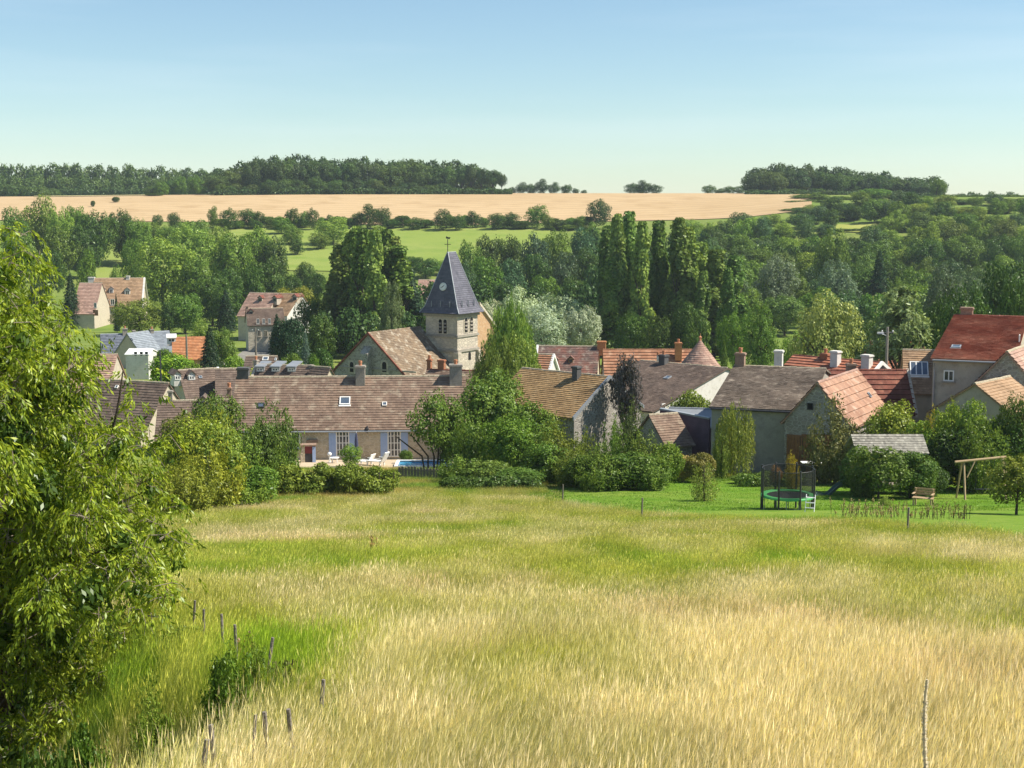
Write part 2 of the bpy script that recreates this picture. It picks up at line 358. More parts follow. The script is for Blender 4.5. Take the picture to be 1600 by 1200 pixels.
def scatter(name, label, P, rot, scl, idx, colr, tufts):
    me = bpy.data.meshes.new(name); me.vertices.add(len(P)); me.vertices.foreach_set('co', P.astype(np.float32).ravel())
    for nm, ty, v, key in (('rot', 'FLOAT_VECTOR', rot, 'vector'), ('scl', 'FLOAT_VECTOR', scl, 'vector'), ('gcol', 'FLOAT_COLOR', colr, 'color')):
        a = me.attributes.new(nm, ty, 'POINT'); a.data.foreach_set(key, v.astype(np.float32).ravel())
    a = me.attributes.new('idx', 'INT', 'POINT'); a.data.foreach_set('value', idx.astype(np.int32))
    c = bpy.data.collections.new(name + '_tufts')
    for t in tufts: c.objects.link(t)
    o = tag(link(name, me), label, None, None, 'stuff')
    g = bpy.data.node_groups.new(name, 'GeometryNodeTree')
    g.interface.new_socket('Geometry', in_out='INPUT', socket_type='NodeSocketGeometry'); g.interface.new_socket('Geometry', in_out='OUTPUT', socket_type='NodeSocketGeometry')
    n, l = g.nodes, g.links
    gi, go = n.new('NodeGroupInput'), n.new('NodeGroupOutput'); mp_ = n.new('GeometryNodeMeshToPoints'); ip = n.new('GeometryNodeInstanceOnPoints')
    ci = n.new('GeometryNodeCollectionInfo'); ci.inputs['Collection'].default_value = c; ci.inputs['Separate Children'].default_value = True; ci.inputs['Reset Children'].default_value = True
    def na(nm, ty):
        k = n.new('GeometryNodeInputNamedAttribute'); k.data_type = ty; k.inputs['Name'].default_value = nm; return k.outputs['Attribute']
    e2r = n.new('FunctionNodeEulerToRotation'); l.new(na('rot', 'FLOAT_VECTOR'), e2r.inputs[0])
    l.new(gi.outputs[0], mp_.inputs[0]); l.new(mp_.outputs[0], ip.inputs['Points']); l.new(ci.outputs[0], ip.inputs['Instance'])
    ip.inputs['Pick Instance'].default_value = True
    l.new(na('idx', 'INT'), ip.inputs['Instance Index']); l.new(e2r.outputs[0], ip.inputs['Rotation']); l.new(na('scl', 'FLOAT_VECTOR'), ip.inputs['Scale'])
    l.new(ip.outputs[0], go.inputs[0])
    md_ = o.modifiers.new('scatter', 'NODES'); md_.node_group = g
    return o
BLOBS = [(400, 838, 130, 26, .42), (430, 975, 90, 40, .45), (330, 850, 60, 20, .3), (480, 905, 130, 30, -.24), (440, 1062, 80, 46, -1.5), (400, 1010, 60, 40, -.6), (1225, 887, 75, 14, -.6), (230, 1080, 130, 90, -.75),
         (900, 930, 180, 40, -.20), (640, 880, 120, 25, -.22), (1540, 880, 90, 28, .45), (1100, 840, 150, 22, .1), (760, 990, 200, 45, .22), (1450, 960, 160, 40, -.18), (150, 1180, 110, 50, -.5), (1150, 930, 150, 20, .15),
         (700, 800, 260, 14, .15), (1250, 1010, 220, 30, .12)]
def grass_colour(P):
    x, y = P[:, 0], P[:, 1]; z = P[:, 2] - CZ
    k = 1.0 / (cT * y - sT * z); px = 800 + F * x * k; py = 600 - F * (sT * y + cT * z) * k
    n1 = fbm(x / 3.4 + 50, y / 4.2, 3) - .5; n2 = fbm(x / .9 + 9, y / 1.5, 11) - .5; n3 = fbm(x / 11., y / 9., 21) - .5
    dry = .63 + .34 * np.clip((py - 930) / 230, -.5, 1) + 1.1 * n1 + 1.1 * n2 + .45 * n3
    for bx, by, rx, ry, am in BLOBS: dry += am * np.exp(-((px - bx) / rx) ** 2 - ((py - by) / ry) ** 2)
    dry = np.clip(dry, 0, 1)[:, None]
    rust = np.clip(fbm(x / 2.3 + 7, y / 3., 33) * 2.2 - 1.2, 0, 1)[:, None]
    gold = np.array([.61, .555, .31]) * (1 - rust) + np.array([.58, .46, .26]) * rust; green = np.array([.21, .35, .03]); mid = np.array([.41, .44, .085])
    c = np.where(dry < .5, green + (mid - green) * dry * 2, mid + (gold - mid) * (dry * 2 - 1))
    c *= (1 + .5 * n2[:, None]) * rng.uniform(.76, 1.2, (len(P), 1))
    return np.concatenate([np.clip(c, .01, .9), np.ones((len(P), 1))], 1), dry[:, 0]
def field_points(y0, y1, dens):
    hwid = lambda y: .40 * y + 1.5
    n = int(dens * ((hwid(y0) + hwid(y1)) * (y1 - y0)))
    y = np.sqrt(rng.uniform(y0 ** 2, y1 ** 2, n)); x = rng.uniform(-1, 1, n) * hwid(y)
    ok = (y < edge_y(x, y)) & (rng.uniform(0, 1, n) < np.clip((edge_y(x, y) - y) / 2.5 + .35, 0, 1))
    # thinner on the shaded bank beyond the fence
    x, y = x[ok], y[ok]
    return np.stack([x, y, Hn(x, y)], -1)
near_t = [tuft('grass_tuft', 100 + i, 100, .28, .60, .0036, .36, .45) for i in range(10)]
mid_t = [tuft('grass_tuft_wide', 200 + i, 100, .42, .50, .0055, .20, .34) for i in range(9)]
far_t = [tuft('grass_clump', 300 + i, 120, .70, .38, .0090, .12, .30) for i in range(8)]
for nm, lab, y0, y1, dn, tf, sc in (('meadow_grass', 'tall dry seeding grass at the near edge of the meadow', 5.0, 17, 42, near_t, 1.0),
                                  ('meadow_grass', 'tall yellowing grass across the middle of the meadow', 16, 38, 17, mid_t, 1.0),
                                  ('meadow_grass', 'tall meadow grass along the far edge of the field', 37, 82, 9.5, far_t, 1.05)):
    P = field_points(y0, y1, dn); c, dry = grass_colour(P); n = len(P)
    big = fbm(P[:, 0] / 2.6, P[:, 1] / 2.6, 77)
    s = sc * rng.uniform(.65, 1.15, n) * (.72 + .5 * big) * (.75 + .3 * dry)
    scl = np.stack([s ** .5, s ** .5, s], -1)
    rot = np.stack([rng.normal(0, .06, n), rng.normal(0, .06, n), rng.normal(0, .55, n)], -1)
    scatter(nm, lab, P, rot, scl, rng.integers(0, len(tf), n), c, tf)
# short turf on the lawn and rough grass round the houses
P = []
n = 26000; y = np.sqrt(rng.uniform(64 ** 2, 100 ** 2, n)); x = rng.uniform(-.42, .40, n) * y
ok = (y > edge_y(x, y) - 1) & ((x / y < .02) | (y > 86))
lawnmask = (y > edge_y(x, y) - 1) & ~ok & (rng.uniform(0, 1, n) < .8)
P = np.stack([x, y, Hn(x, y)], -1); turf_t = [tuft('turf_clump', 400 + i, 60, .6, .11, .02, .02, .1) for i in range(5)]
Q = P[lawnmask]; nq = len(Q); g = np.array([.14, .265, .026]) * rng.uniform(.7, 1.25, (nq, 1)) * (.8 + .5 * fbm(Q[:, 0] / 2, Q[:, 1] / 2, 5)[:, None])
scatter('lawn_turf', 'short green turf of the mown lawn', Q, np.stack([0 * Q[:, 0], 0 * Q[:, 0], rng.uniform(0, 6.28, nq)], -1), np.full((nq, 3), 1.0), rng.integers(0, 5, nq), np.concatenate([g, np.ones((nq, 1))], 1), turf_t)
Q = P[ok]; tx = (at(430, 720, 100).x - .5, at(740, 720, 100).x + .5)
Q = Q[~((Q[:, 1] > 97.5) & (Q[:, 0] > tx[0]) & (Q[:, 0] < tx[1]))]; nq = len(Q)
k = np.clip(fbm(Q[:, 0] / 3, Q[:, 1] / 3, 8) * 2.4 - .7, 0, 1)[:, None]
g = (np.array([.15, .28, .03]) * (1 - k) + np.array([.42, .36, .11]) * k) * rng.uniform(.7, 1.25, (nq, 1))
s = rng.uniform(.4, 1.1, nq) * .9
scatter('rough_grass', 'rough uncut grass round the gardens and walls', Q, np.stack([rng.normal(0, .08, nq), rng.normal(0, .08, nq), rng.uniform(0, 6.28, nq)], -1), np.stack([s ** .5, s ** .5, s], -1), rng.integers(0, 8, nq), np.concatenate([g, np.ones((nq, 1))], 1), [t.copy() for t in far_t])
# ------------------------------------------------------------------ building materials
S_WARM = stone('warm_rubble_stone', (.54, .46, .33), (.43, .36, .26), (.58, .51, .40), 3.0, .6, 1.8)
S_GREY = stone('grey_rubble_stone', (.36, .33, .29), (.22, .20, .18), (.42, .40, .36), 3.4, .7, 1.7)
S_PALE = stone('pale_limestone_blocks', (.62, .55, .43), (.50, .44, .34), (.40, .36, .29), 2.2, .5, 2.2)
S_TOWER = stone('old_church_stone', (.58, .51, .41), (.45, .39, .32), (.36, .32, .27), 1.9, .6, 1.9)
S_WHITE = stone('whitish_rubble_stone', (.66, .60, .50), (.46, .40, .32), (.60, .56, .48), 4.0, .6, 1.6)
P_CREAM = mat('cream_render', (.62, .54, .42), (.54, .47, .36), 1.2, .9, .25, c3=(.48, .42, .33))
P_WHITE = mat('white_render', (.78, .76, .71), (.70, .67, .62), 1.0, .9, .2, c3=(.6, .57, .52))
P_GREY = mat('grey_render', (.46, .43, .36), (.37, .35, .30), .8, .92, .35, c3=(.33, .31, .27))
P_BEIGE = mat('beige_render', (.54, .48, .39), (.46, .40, .33), .7, .92, .3, c3=(.40, .35, .28))
P_ORANGE = mat('orange_brown_render', (.58, .36, .19), (.48, .30, .17), 1.6, .9, .3, c3=(.62, .46, .30))
def tile_mat(name, a, b, c, moss=None): return mat(name, a, tuple(x * .82 for x in b), .55, .88, .6, c3=c, tint=.2, fine=14)
T_OLD = tile_mat('old_pinkish_brown_tiles', (.285, .195, .14), (.205, .135, .10), (.36, .285, .21))
T_OCHRE = tile_mat('ochre_brown_tiles', (.38, .245, .115), (.31, .19, .085), (.42, .29, .15))
T_GREYBR = tile_mat('weathered_grey_brown_tiles', (.215, .165, .125), (.145, .11, .085), (.34, .28, .22))
T_WING = tile_mat('faded_pinkish_orange_pantiles', (.46, .27, .18), (.38, .205, .135), (.52, .36, .27))
T_RED = tile_mat('red_clay_pantiles', (.45, .165, .095), (.40, .145, .085), (.50, .24, .15))
T_DRED = tile_mat('dark_red_clay_pantiles', (.25, .085, .055), (.18, .055, .04), (.33, .14, .09))
T_ORANGE = tile_mat('orange_clay_pantiles', (.45, .22, .125), (.37, .165, .09), (.50, .30, .19))
T_BRIGHT = tile_mat('bright_orange_tiles', (.54, .23, .10), (.46, .19, .08), (.58, .30, .15))
T_PINK = tile_mat('pinkish_clay_tiles', (.46, .29, .225), (.40, .245, .19), (.52, .36, .28))
T_TAN = tile_mat('tan_flat_tiles', (.42, .27, .16), (.36, .23, .13), (.47, .32, .20))
T_BROWN = tile_mat('dark_brown_tiles', (.19, .135, .105), (.14, .10, .08), (.24, .18, .14))
T_MIXED = tile_mat('mottled_red_and_grey_tiles', (.26, .105, .075), (.16, .125, .11), (.34, .27, .22))
T_CHURCH = tile_mat('lichened_church_tiles', (.29, .21, .135), (.21, .15, .10), (.47, .41, .32))
T_SLATE = mat('blue_grey_slates', (.17, .19, .235), (.13, .145, .185), 1.4, .5, .2, c3=(.23, .25, .29), tint=.25, spec=.4)
T_LSLATE = mat('light_blue_grey_slates', (.29, .33, .37), (.24, .27, .31), 1.2, .55, .2, tint=.2, spec=.4)
T_SPIRE = mat('dark_spire_slates', (.12, .118, .15), (.085, .083, .11), 1.1, .55, .2, c3=(.15, .145, .175), tint=.25, spec=.35)
T_SHING = mat('grey_wood_shingles', (.33, .31, .26), (.25, .235, .20), 1.6, .9, .5, c3=(.42, .40, .34), tint=.35)
BRICK = mat('red_chimney_brick', (.42, .17, .085), (.33, .125, .065), 5, .9, .5, c3=(.5, .26, .15))
BRICKO = mat('orange_chimney_brick', (.56, .25, .10), (.48, .20, .08), 5, .9, .4, c3=(.6, .33, .17))
CHST = mat('chimney_stone', (.38, .34, .28), (.30, .27, .23), 3, .9, .5, c3=(.45, .41, .35))
CHPK = mat('brown_chimney_brick', (.36, .24, .17), (.28, .18, .13), 5, .9, .5, c3=(.45, .34, .25))
CHDK = mat('dark_grey_chimney_render', (.12, .12, .12), (.09, .09, .09), 2, .9, .3)
COPE = mat('pale_ridge_mortar', (.46, .39, .28), (.36, .30, .21), 3, .9, .4, c3=(.55, .50, .38))
CLAY = mat('clay_pot', (.5, .22, .12), (.42, .18, .09), 4, .85)
GLASS = mat('dark_window_glass', (.045, .055, .07), (.03, .035, .045), .6, .06, 0, spec=.7)
SKYGL = mat('skylight_glass', (.09, .12, .16), (.06, .08, .12), .7, .05, 0, spec=.9)
WHITE = mat('white_paint', (.80, .79, .76), (.74, .73, .70), 2, .6)
SHUT = mat('pale_blue_shutter_paint', (.36, .47, .72), (.32, .43, .67), 3, .65)
DARKF = mat('dark_metal', (.05, .05, .055), (.035, .035, .04), 3, .5)
GREYM = mat('grey_zinc', (.34, .36, .38), (.28, .30, .32), 1.4, .45, 0, metal=.35)
WOOD = mat('brown_door_wood', (.30, .15, .065), (.22, .10, .045), 5, .75, .3)
GWOOD = mat('weathered_grey_wood', (.26, .23, .19), (.19, .165, .135), 4, .9, .5)
PWOOD = mat('pale_swing_timber', (.52, .38, .22), (.44, .31, .18), 5, .85, .3)
DARK = mat('dark_opening', (.018, .016, .015), (.012, .011, .011), 2, .95)

# ------------------------------------------------------------------ gabled buildings
def tiles_slope(mb, L, sl, course, col, r, lift=.032):
    """overlapping courses of roof tiles on a slope: x along the eave, y up the slope, z proud of the deck"""
    nr = max(2, round(sl / course)); nc = max(2, round(L / col)); cw = L / nc; ch = sl / nr
    for i in range(nr):
        for j in range(nc):
            z = lift * (r.uniform(.75, 1.35) if lift < .05 else r.uniform(.95, 1.07)); x0 = -L / 2 + j * cw; y0 = i * ch; z += .012 + .010 * math.sin(x0 * .8 + L) * math.sin(y0 * 1.1 + 1); e = r.uniform(-.02, .02) * ch * (1 if lift < .05 else .3)
            t = min(1, max(0, r.gauss(.5, .22)))
            mb.add([(x0, y0 + e, .0), (x0 + cw, y0 + e, .0), (x0 + cw, y0 + e, z), (x0, y0 + e, z), (x0 + cw, y0 + ch * 1.04, .008), (x0, y0 + ch * 1.04, .008)],
                   [(0, 1, 2, 3), (3, 2, 4, 5)], 0, t)
class House:
    """gabled building; local x runs along the ridge (first to second end), the slope facing -y is the front"""
    def __init__(s, name, label, Lp, YL, Rp=None, ang=None, length=None, W=7.0, rise=None, eave=None, wallh=None, base=None,
                 wall=None, roof=None, over=.22, verge=.14, course=.3, col=.3, cat='house', group=None, ridge=COPE, tiles=True, cap_r=.11, z0=None, lift=None):
        A = at(*Lp, YL)
        if ang is None:
            B = on_z(*Rp, A.z)
            d = Vector((B.x - A.x, B.y - A.y, 0)); L = d.length; ang = math.atan2(d.y, d.x)
            if length: L = length
        else:
            L = length; d = Vector((math.cos(rad(ang)), math.sin(rad(ang)), 0)); ang = rad(ang)
            if Rp == 'end': A = A - d * L
        d = Vector((math.cos(ang), math.sin(ang), 0)); mid = A + d * (L / 2)
        zb = H(mid.x, mid.y) if z0 is None else z0
        s.root = thing(name, label, cat, (mid.x, mid.y, zb), ang, group); s.L = L
        s.M = Matrix.Translation((mid.x, mid.y, zb)) @ Matrix.Rotation(ang, 4, 'Z'); s.Mi = s.M.inverted()
        s.hr = A.z - zb; s.ang = ang; s.zb = zb
        if eave:
            end, px, py = eave; p = s.plane(px, py, 'x', -L / 2 if end == 'L' else L / 2); W = 2 * abs(p.y); s.he = p.z
        else: s.he = s.hr - rise
        s.W = W; s.rise = s.hr - s.he; s.sl = math.hypot(W / 2, s.rise); s.tilt = math.atan2(s.rise, W / 2); s.roofm = roof
        mb = MB(); h = s.hr - .10; e = s.he - .06
        mb.prism_yz([(-W / 2, -1.2), (W / 2, -1.2), (W / 2, e), (0, h), (-W / 2, e)], -L / 2, L / 2)
        s.wall = mb.build('wall', wall, s.root)
        # roof: deck slabs, tile courses, ridge capping
        mb = MB(); RL = L + 2 * verge; o = over; k = o * s.rise / (W / 2); c, sn = math.cos(s.tilt), math.sin(s.tilt); th = .10
        for sg in (-1, 1):
            mb.prism_yz([(0, s.hr), (sg * (W / 2 + o), s.he - k), (sg * (W / 2 + o), s.he - k - th), (0, s.hr - th * 1.2)][::sg], -RL / 2, RL / 2)
        s.roof = mb.build('roof', roof, s.root)
        if tiles:
            r = random.Random(hash(label) % 9999 if False else int(abs(Lp[0] * 7 + Lp[1])))
            mb = MB(); tiles_slope(mb, RL + .02, s.sl + o / c, course, col, r, lift or (.03 if course < .3 else .065))
            me = mb.mesh('roof_tiles', roof)
            for sg in (-1, 1):
                t = link('roof_tiles', me, s.roof); t['kind'] = 'stuff'
                if sg < 0: t.matrix_local = Matrix.Translation((0, -(W / 2 + o), s.he - k)) @ Matrix.Rotation(s.tilt, 4, 'X')
                else: t.matrix_local = Matrix.Translation((0, W / 2 + o, s.he - k)) @ Matrix.Rotation(math.pi, 4, 'Z') @ Matrix.Rotation(s.tilt, 4, 'X')
        mb = MB(); n = max(3, round(RL / .42)); w = RL / n
        for i in range(n):
            x0 = -RL / 2 + i * w; q = random.uniform(-.012, .012)
            mb.tube([(x0 + .01, 0, s.hr - .045 + q), (x0 + w * .97, 0, s.hr - .03 + q)], cap_r, 8)
        mb.build('ridge_capping', ridge, s.roof)
    def plane(s, px, py, ax, val):
        o = s.Mi @ cam.location; d = s.Mi.to_3x3() @ ray(px, py); i = 'xyz'.index(ax)
        return o + d * ((val - o[i]) / d[i])
    def on_wall(s, face, px, py):
        if face == 'front': p = s.plane(px, py, 'y', -s.W / 2); return p.x, p.z
        if face == 'R': p = s.plane(px, py, 'x', s.L / 2); return p.y, p.z
        if face == 'L': p = s.plane(px, py, 'x', -s.L / 2); return -p.y, p.z
    def face_m(s, face, u, v):
        if face == 'front': return Matrix.Translation((u, -s.W / 2, v))
        if face == 'R': return Matrix.Translation((s.L / 2, u, v)) @ Matrix.Rotation(math.pi / 2, 4, 'Z')
        if face == 'L': return Matrix.Translation((-s.L / 2, -u, v)) @ Matrix.Rotation(-math.pi / 2, 4, 'Z')
    def on_slope(s, px, py):
        """pixel on the front slope -> (x along the ridge, distance up from the eave line)"""
        o = s.Mi @ cam.location; d = s.Mi.to_3x3() @ ray(px, py)
        n = Vector((0, -math.sin(s.tilt), math.cos(s.tilt))); q = Vector((0, 0, s.hr)); t = (q - o).dot(n) / d.dot(n); p = o + d * t
        return p.x, s.sl + p.y / math.cos(s.tilt)
    def mpp(s, px, py):                                     # metres per pixel at the house
        return (Vector(s.root.location) - cam.location).length / F
    def part(s, name, mb, mats, face=None, u=0, v=0, smooth=False):
        o = mb.build(name, mats, s.root, smooth=smooth)
        if face: o.matrix_local = s.face_m(face, u, v)
        return o
    def window(s, face, px, py, w, h, frame=WHITE, glass=GLASS, vbars=1, hbars=1, sill=True, surround=None):
        k = s.mpp(px, py); u, v = s.on_wall(face, px, py); w *= k; h *= k; f = min(.09, w * .12)
        mb = MB(); mb.box(-w / 2, w / 2, -.07, 0, h / 2 - f, h / 2); mb.box(-w / 2, w / 2, -.07, 0, -h / 2, -h / 2 + f)
        mb.box(-w / 2, -w / 2 + f, -.07, 0, -h / 2 + f, h / 2 - f); mb.box(w / 2 - f, w / 2, -.07, 0, -h / 2 + f, h / 2 - f)
        for i in range(vbars): x = -w / 2 + w * (i + 1) / (vbars + 1); mb.box(x - f * .4, x + f * .4, -.06, -.012, -h / 2 + f, h / 2 - f)
        for i in range(hbars): z = -h / 2 + h * (i + 1) / (hbars + 1); mb.box(-w / 2 + f, w / 2 - f, -.05, -.014, z - f * .3, z + f * .3)
        o = s.part('window', mb, frame, face, u, v)
        mb = MB(); mb.box(-w / 2 + f * .5, w / 2 - f * .5, -.022, .01, -h / 2 + f * .5, h / 2 - f * .5); mb.build('pane', glass, o)
        if sill: mb = MB(); mb.box(-w / 2 - .1, w / 2 + .1, -.16, 0, -h / 2 - .12, -h / 2 - .003); mb.build('sill', CHST, o)
        return o
    def skylight(s, px, py, w, h, panes=1, frame=DARKF, flash=True):
        k = s.mpp(px, py); u, t = s.on_slope(px, py); w *= k; h *= k; f = min(.08, w * .14)
        mb = MB(); mb.box(-w / 2, w / 2, -h / 2, -h / 2 + f, 0, .13); mb.box(-w / 2, w / 2, h / 2 - f, h / 2, 0, .13)
        for i in range(panes + 1):
            x = -w / 2 + (w - f) * i / panes; mb.box(x, x + f, -h / 2 + f, h / 2 - f, 0, .13)
        if flash: mb.box(-w / 2 - .05, w / 2 + .05, -h / 2 - .16, -h / 2 - .004, 0, .07)
        o = mb.build('skylight', frame, s.root)
        o.matrix_local = Matrix.Translation((u, -s.W / 2 + t * math.cos(s.tilt), s.he + t * math.sin(s.tilt))) @ Matrix.Rotation(s.tilt, 4, 'X')
        for i in range(panes):
            x = -w / 2 + (w - f) * i / panes; x2 = -w / 2 + (w - f) * (i + 1) / panes
            mb = MB(); mb.box(x + f * .8, x2 + f * .2, -h / 2 + f * .8, h / 2 - f * .8, .02, .10); mb.build('pane', SKYGL, o)
        return o
    def chimney(s, px, top, w, m=CHST, depth=.7, y=0.0, pots=1, below=None, cap=True, capm=None):
        p = s.plane(px, top, 'y', y); k = s.mpp(px, top); w *= k; zr = s.hr - abs(y) * math.tan(s.tilt) if below is None else p.z - below
        z0 = zr - 1.0; mb = MB(); d = depth / 2
        mb.box(p.x - w / 2, p.x + w / 2, y - d, y + d, z0, p.z - (.16 if cap else 0))
        if cap: mb.box(p.x - w / 2 - .07, p.x + w / 2 + .07, y - d - .07, y + d + .07, p.z - .155, p.z - .06); mb.box(p.x - w / 2 - .02, p.x + w / 2 + .02, y - d - .02, y + d + .02, p.z - .058, p.z)
        c = mb.build('chimney', [m] if not capm else [m], s.root)
        for i in range(pots):
            x = p.x + (i - (pots - 1) / 2) * w / max(pots, 1) * .9
            mb = MB(); mb.lathe([(.13, 0), (.12, .2), (.15, .22), (.14, .36), (.10, .37), (.09, .30)], 12, (x, y, p.z + .002)); mb.build('chimney_pot', CLAY, c, smooth=False)
        return c
    def gutter(s, m=GREYM):
        mb = MB(); k = .22 * s.rise / (s.W / 2); mb.tube([(-s.L / 2, -s.W / 2 - .30, s.he - k - .1), (s.L / 2, -s.W / 2 - .30, s.he - k - .1)], .065, 8)
        return mb.build('gutter', m, s.root)
    def downpipe(s, x, m=GREYM):
        mb = MB(); y = -s.W / 2 - .10; mb.tube([(x, y - .16, s.he - .35), (x, y, s.he - .75), (x, y, 0)], .05, 8); return mb.build('downpipe', m, s.root)
    def door(s, face, px, py, w, h, m=WOOD, leaves=2):
        k = s.mpp(px, py); u, v = s.on_wall(face, px, py); w *= k; h *= k
        mb = MB()
        mb.box(-w / 2 - .09, -w / 2, -.06, 0, -h / 2, h / 2 + .09); mb.box(w / 2, w / 2 + .09, -.06, 0, -h / 2, h / 2 + .09); mb.box(-w / 2, w / 2, -.06, 0, h / 2, h / 2 + .09)
        o = s.part('door', mb, m, face, u, v)
        for i in range(leaves):
            x0 = -w / 2 + w * i / leaves; x1 = -w / 2 + w * (i + 1) / leaves; mb = MB(); nb = 4
            for j in range(nb): mb.box(x0 + (x1 - x0) * j / nb + .008, x0 + (x1 - x0) * (j + 1) / nb - .008, -.045 - (j % 2) * .006, 0, -h / 2, h / 2 - .01)
            mb.build('door_leaf', m, o)
        return o
    def dormer(s, px, py, w, h, wallm, roofm=None, frame=WHITE, kind='gable', glass=GLASS):
        """small roof window standing on the front slope, centred on its face at pixel (px, py)"""
        k = s.mpp(px, py); u, t = s.on_slope(px, py); w *= k; h *= k
        y = -s.W / 2 + t * math.cos(s.tilt); z = s.he + t * math.sin(s.tilt); z0, z1 = z - h * .25, z + h * .55
        y0 = y - .15; dep = (z1 - z0) / math.tan(s.tilt) + .8
        mb = MB(); mb.box(-w / 2, w / 2, 0, dep, -.5, z1 - z0)
        if kind == 'gable': mb.prism_xz([(-w / 2, z1 - z0 + .002), (w / 2, z1 - z0 + .002), (0, z1 - z0 + w * .45)], .02, dep)
        d = mb.build('dormer', wallm, s.root, (u, y0, z0))
        rm = roofm or s.roofm; mb = MB(); hz = z1 - z0; o = .12
        if kind == 'gable':
            for sg in (-1, 1): mb.prism_xz([(0, hz + w * .45 + .05), (sg * (w / 2 + o), hz - o * .9 + .05), (sg * (w / 2 + o), hz - o * .9 + .13), (0, hz + w * .45 + .14)][::-sg], -.14, dep + .6)
        else: mb.prism_yz([(-.2, hz - .02), (-.2, hz + .10), (dep + .5, hz + .45), (dep + .5, hz + .30)][::-1], -w / 2 - .1, w / 2 + .1)
        mb.build('dormer_roof', rm, d)
        mb = MB(); f = .08; ww = w * .74; a, b = .12, hz - .08
        mb.box(-ww / 2, ww / 2, -.05, 0, a, a + f); mb.box(-ww / 2, ww / 2, -.05, 0, b - f, b)
        for x in (-ww / 2, -f / 2, ww / 2 - f): mb.box(x, x + f, -.05, 0, a + f, b - f)
        mb.build('dormer_frame', frame, d)
        mb = MB(); mb.box(-ww / 2 + .02, ww / 2 - .02, -.02, .02, a + .02, b - .02); mb.build('pane', glass, d)
        return d
    def verge(s, end, m=GREYM, w=.22):
        """coping along a gable's edge"""
        x = s.L / 2 if end == 'R' else -s.L / 2; mb = MB(); o = .24; k = o * s.rise / (s.W / 2); x0, x1 = (x + .02, x + w) if end == 'R' else (x - w, x - .02)
        for sg in (-1, 1):
            mb.prism_yz([(0, s.hr + .10), (sg * (s.W / 2 + o), s.he - k + .10), (sg * (s.W / 2 + o), s.he - k - .16), (0, s.hr - .18)][::sg], x0, x1)
        return mb.build('gable_coping', m, s.root)

# --- the long farmhouse beside the pool
h = House('stone_farmhouse', 'long stone farmhouse with pinkish brown roof and pale blue shutters behind the pool', (372, 589), 109, (725, 587), W=7.4, rise=3.45, wall=S_WARM, roof=T_OLD, course=.24, col=.24, ridge=COPE)
FARM = h
h.gutter(); h.chimney(563, 571, 14, CHST, .8, -.35, 1); h.chimney(712, 569, 19, CHST, .9, -.35, 1); h.chimney(380, 574, 17, CHDK, .8, .2, 0)
h.skylight(539, 627, 16, 15, 1, WHITE); h.skylight(601, 632, 7, 7, 1, WHITE, False); h.skylight(408, 634, 10, 9, 1, DARKF, False)
def french_door(px, py, w, hh, sh):
    o = h.window('front', px, py, w, hh, WHITE, GLASS, 3, 3, False)
    k = h.mpp(0, 0); u, v = h.on_wall('front', px, py)
    for q in sh:
        u2, _ = h.on_wall('front', q, py); mb = MB(); w2 = 10.5 * k; hs = hh * k
        for j in range(4): mb.box(-w2 / 2 + w2 * j / 4 + .004, -w2 / 2 + w2 * (j + 1) / 4 - .004, -.05, -.004, -hs / 2, hs / 2)
        for z in (-.35, .35): mb.box(-w2 / 2, w2 / 2, -.075, -.052, z * hs - .06, z * hs + .06)
        so = h.part('shutter', mb, SHUT, 'front', u2, v)
    return o
french_door(535.5, 692, 20, 42, (519.5, 551.5)); french_door(616, 692, 20, 42, (600, 632)); h.window('front', 462, 688, 14, 24, WHITE, GLASS, 1, 2)
u, v = h.on_wall('front', 574, 669); mb = MB(); mb.box(-.05, .05, -.3, 0, .12, .17); mb.lathe([(.05, .1), (.13, .02), (.10, -.28), (.03, -.32)], 6, (0, -.25, 0)); h.part('wall_lantern', mb, DARKF, 'front', u, v)
u, v = h.on_wall('front', 488, 690); mb = MB(); mb.box(-.42, .42, -.12, 0, -.09, .16); h.part('lintel', mb, CHPK, 'front', u, v)
# --- barn with the big weathered roof and its front wing
h = House('stone_barn', 'big stone barn with weathered grey brown tiled roof behind the vegetable garden', (1150, 571), 101, (1288, 576), eave=('L', 1112, 634), wall=P_GREY, roof=T_GREYBR, course=.22, col=.22)
BARN = h; h.gutter(DARKF); h.chimney(1157, 551, 14, CHPK, .6, 0, 1); h.chimney(1217, 547, 12, P_WHITE, .6, .9, 0)
h = House('barn_wing', 'rubble gable wing with orange tiled side and brown plank doors joined to the big barn', (1278, 597), 89, None, ang=60, eave=('L', 1226, 655), wall=S_GREY, roof=T_WING, course=.5, col=.3, length=8.5, ridge=T_PINK)
WING = h; h.skylight(1357, 618, 8, 9, 1, GREYM, False)
for a in (1241, 1264, 1287): h.door('L', a, 715, 19, 64, WOOD, 1)
h.window('L', 1252, 714, 4, 60, DARKF, DARK, 0, 0, False); h.window('L', 1299, 714, 4, 60, DARKF, DARK, 0, 0, False); h.window('L', 1266, 635, 9, 10, DARKF, DARK, 0, 0, False)
mb = MB(); 
h.downpipe(-h.L / 2 + .05)
h = House('red_roofed_cottage', 'cottage with dark red pantiles and whitish rubble gable beside the barn wing', (1283, 578), 102, (1416, 578), eave=('R', 1400, 628), wall=S_WHITE, roof=T_DRED, course=.42, col=.3, ridge=T_DRED)
h.verge('R', S_WHITE, .2); h.chimney(1330, 568, 13, CHPK, .6, -1.2, 1, below=.6)
h = House('hillside_cottage', 'low cottage with red pantiles and three chimneys behind the barn roof', (1242, 555), 112, (1376, 566), eave=('R', 1364, 580), wall=P_WHITE, roof=T_RED, course=.42, col=.3, ridge=T_DRED)
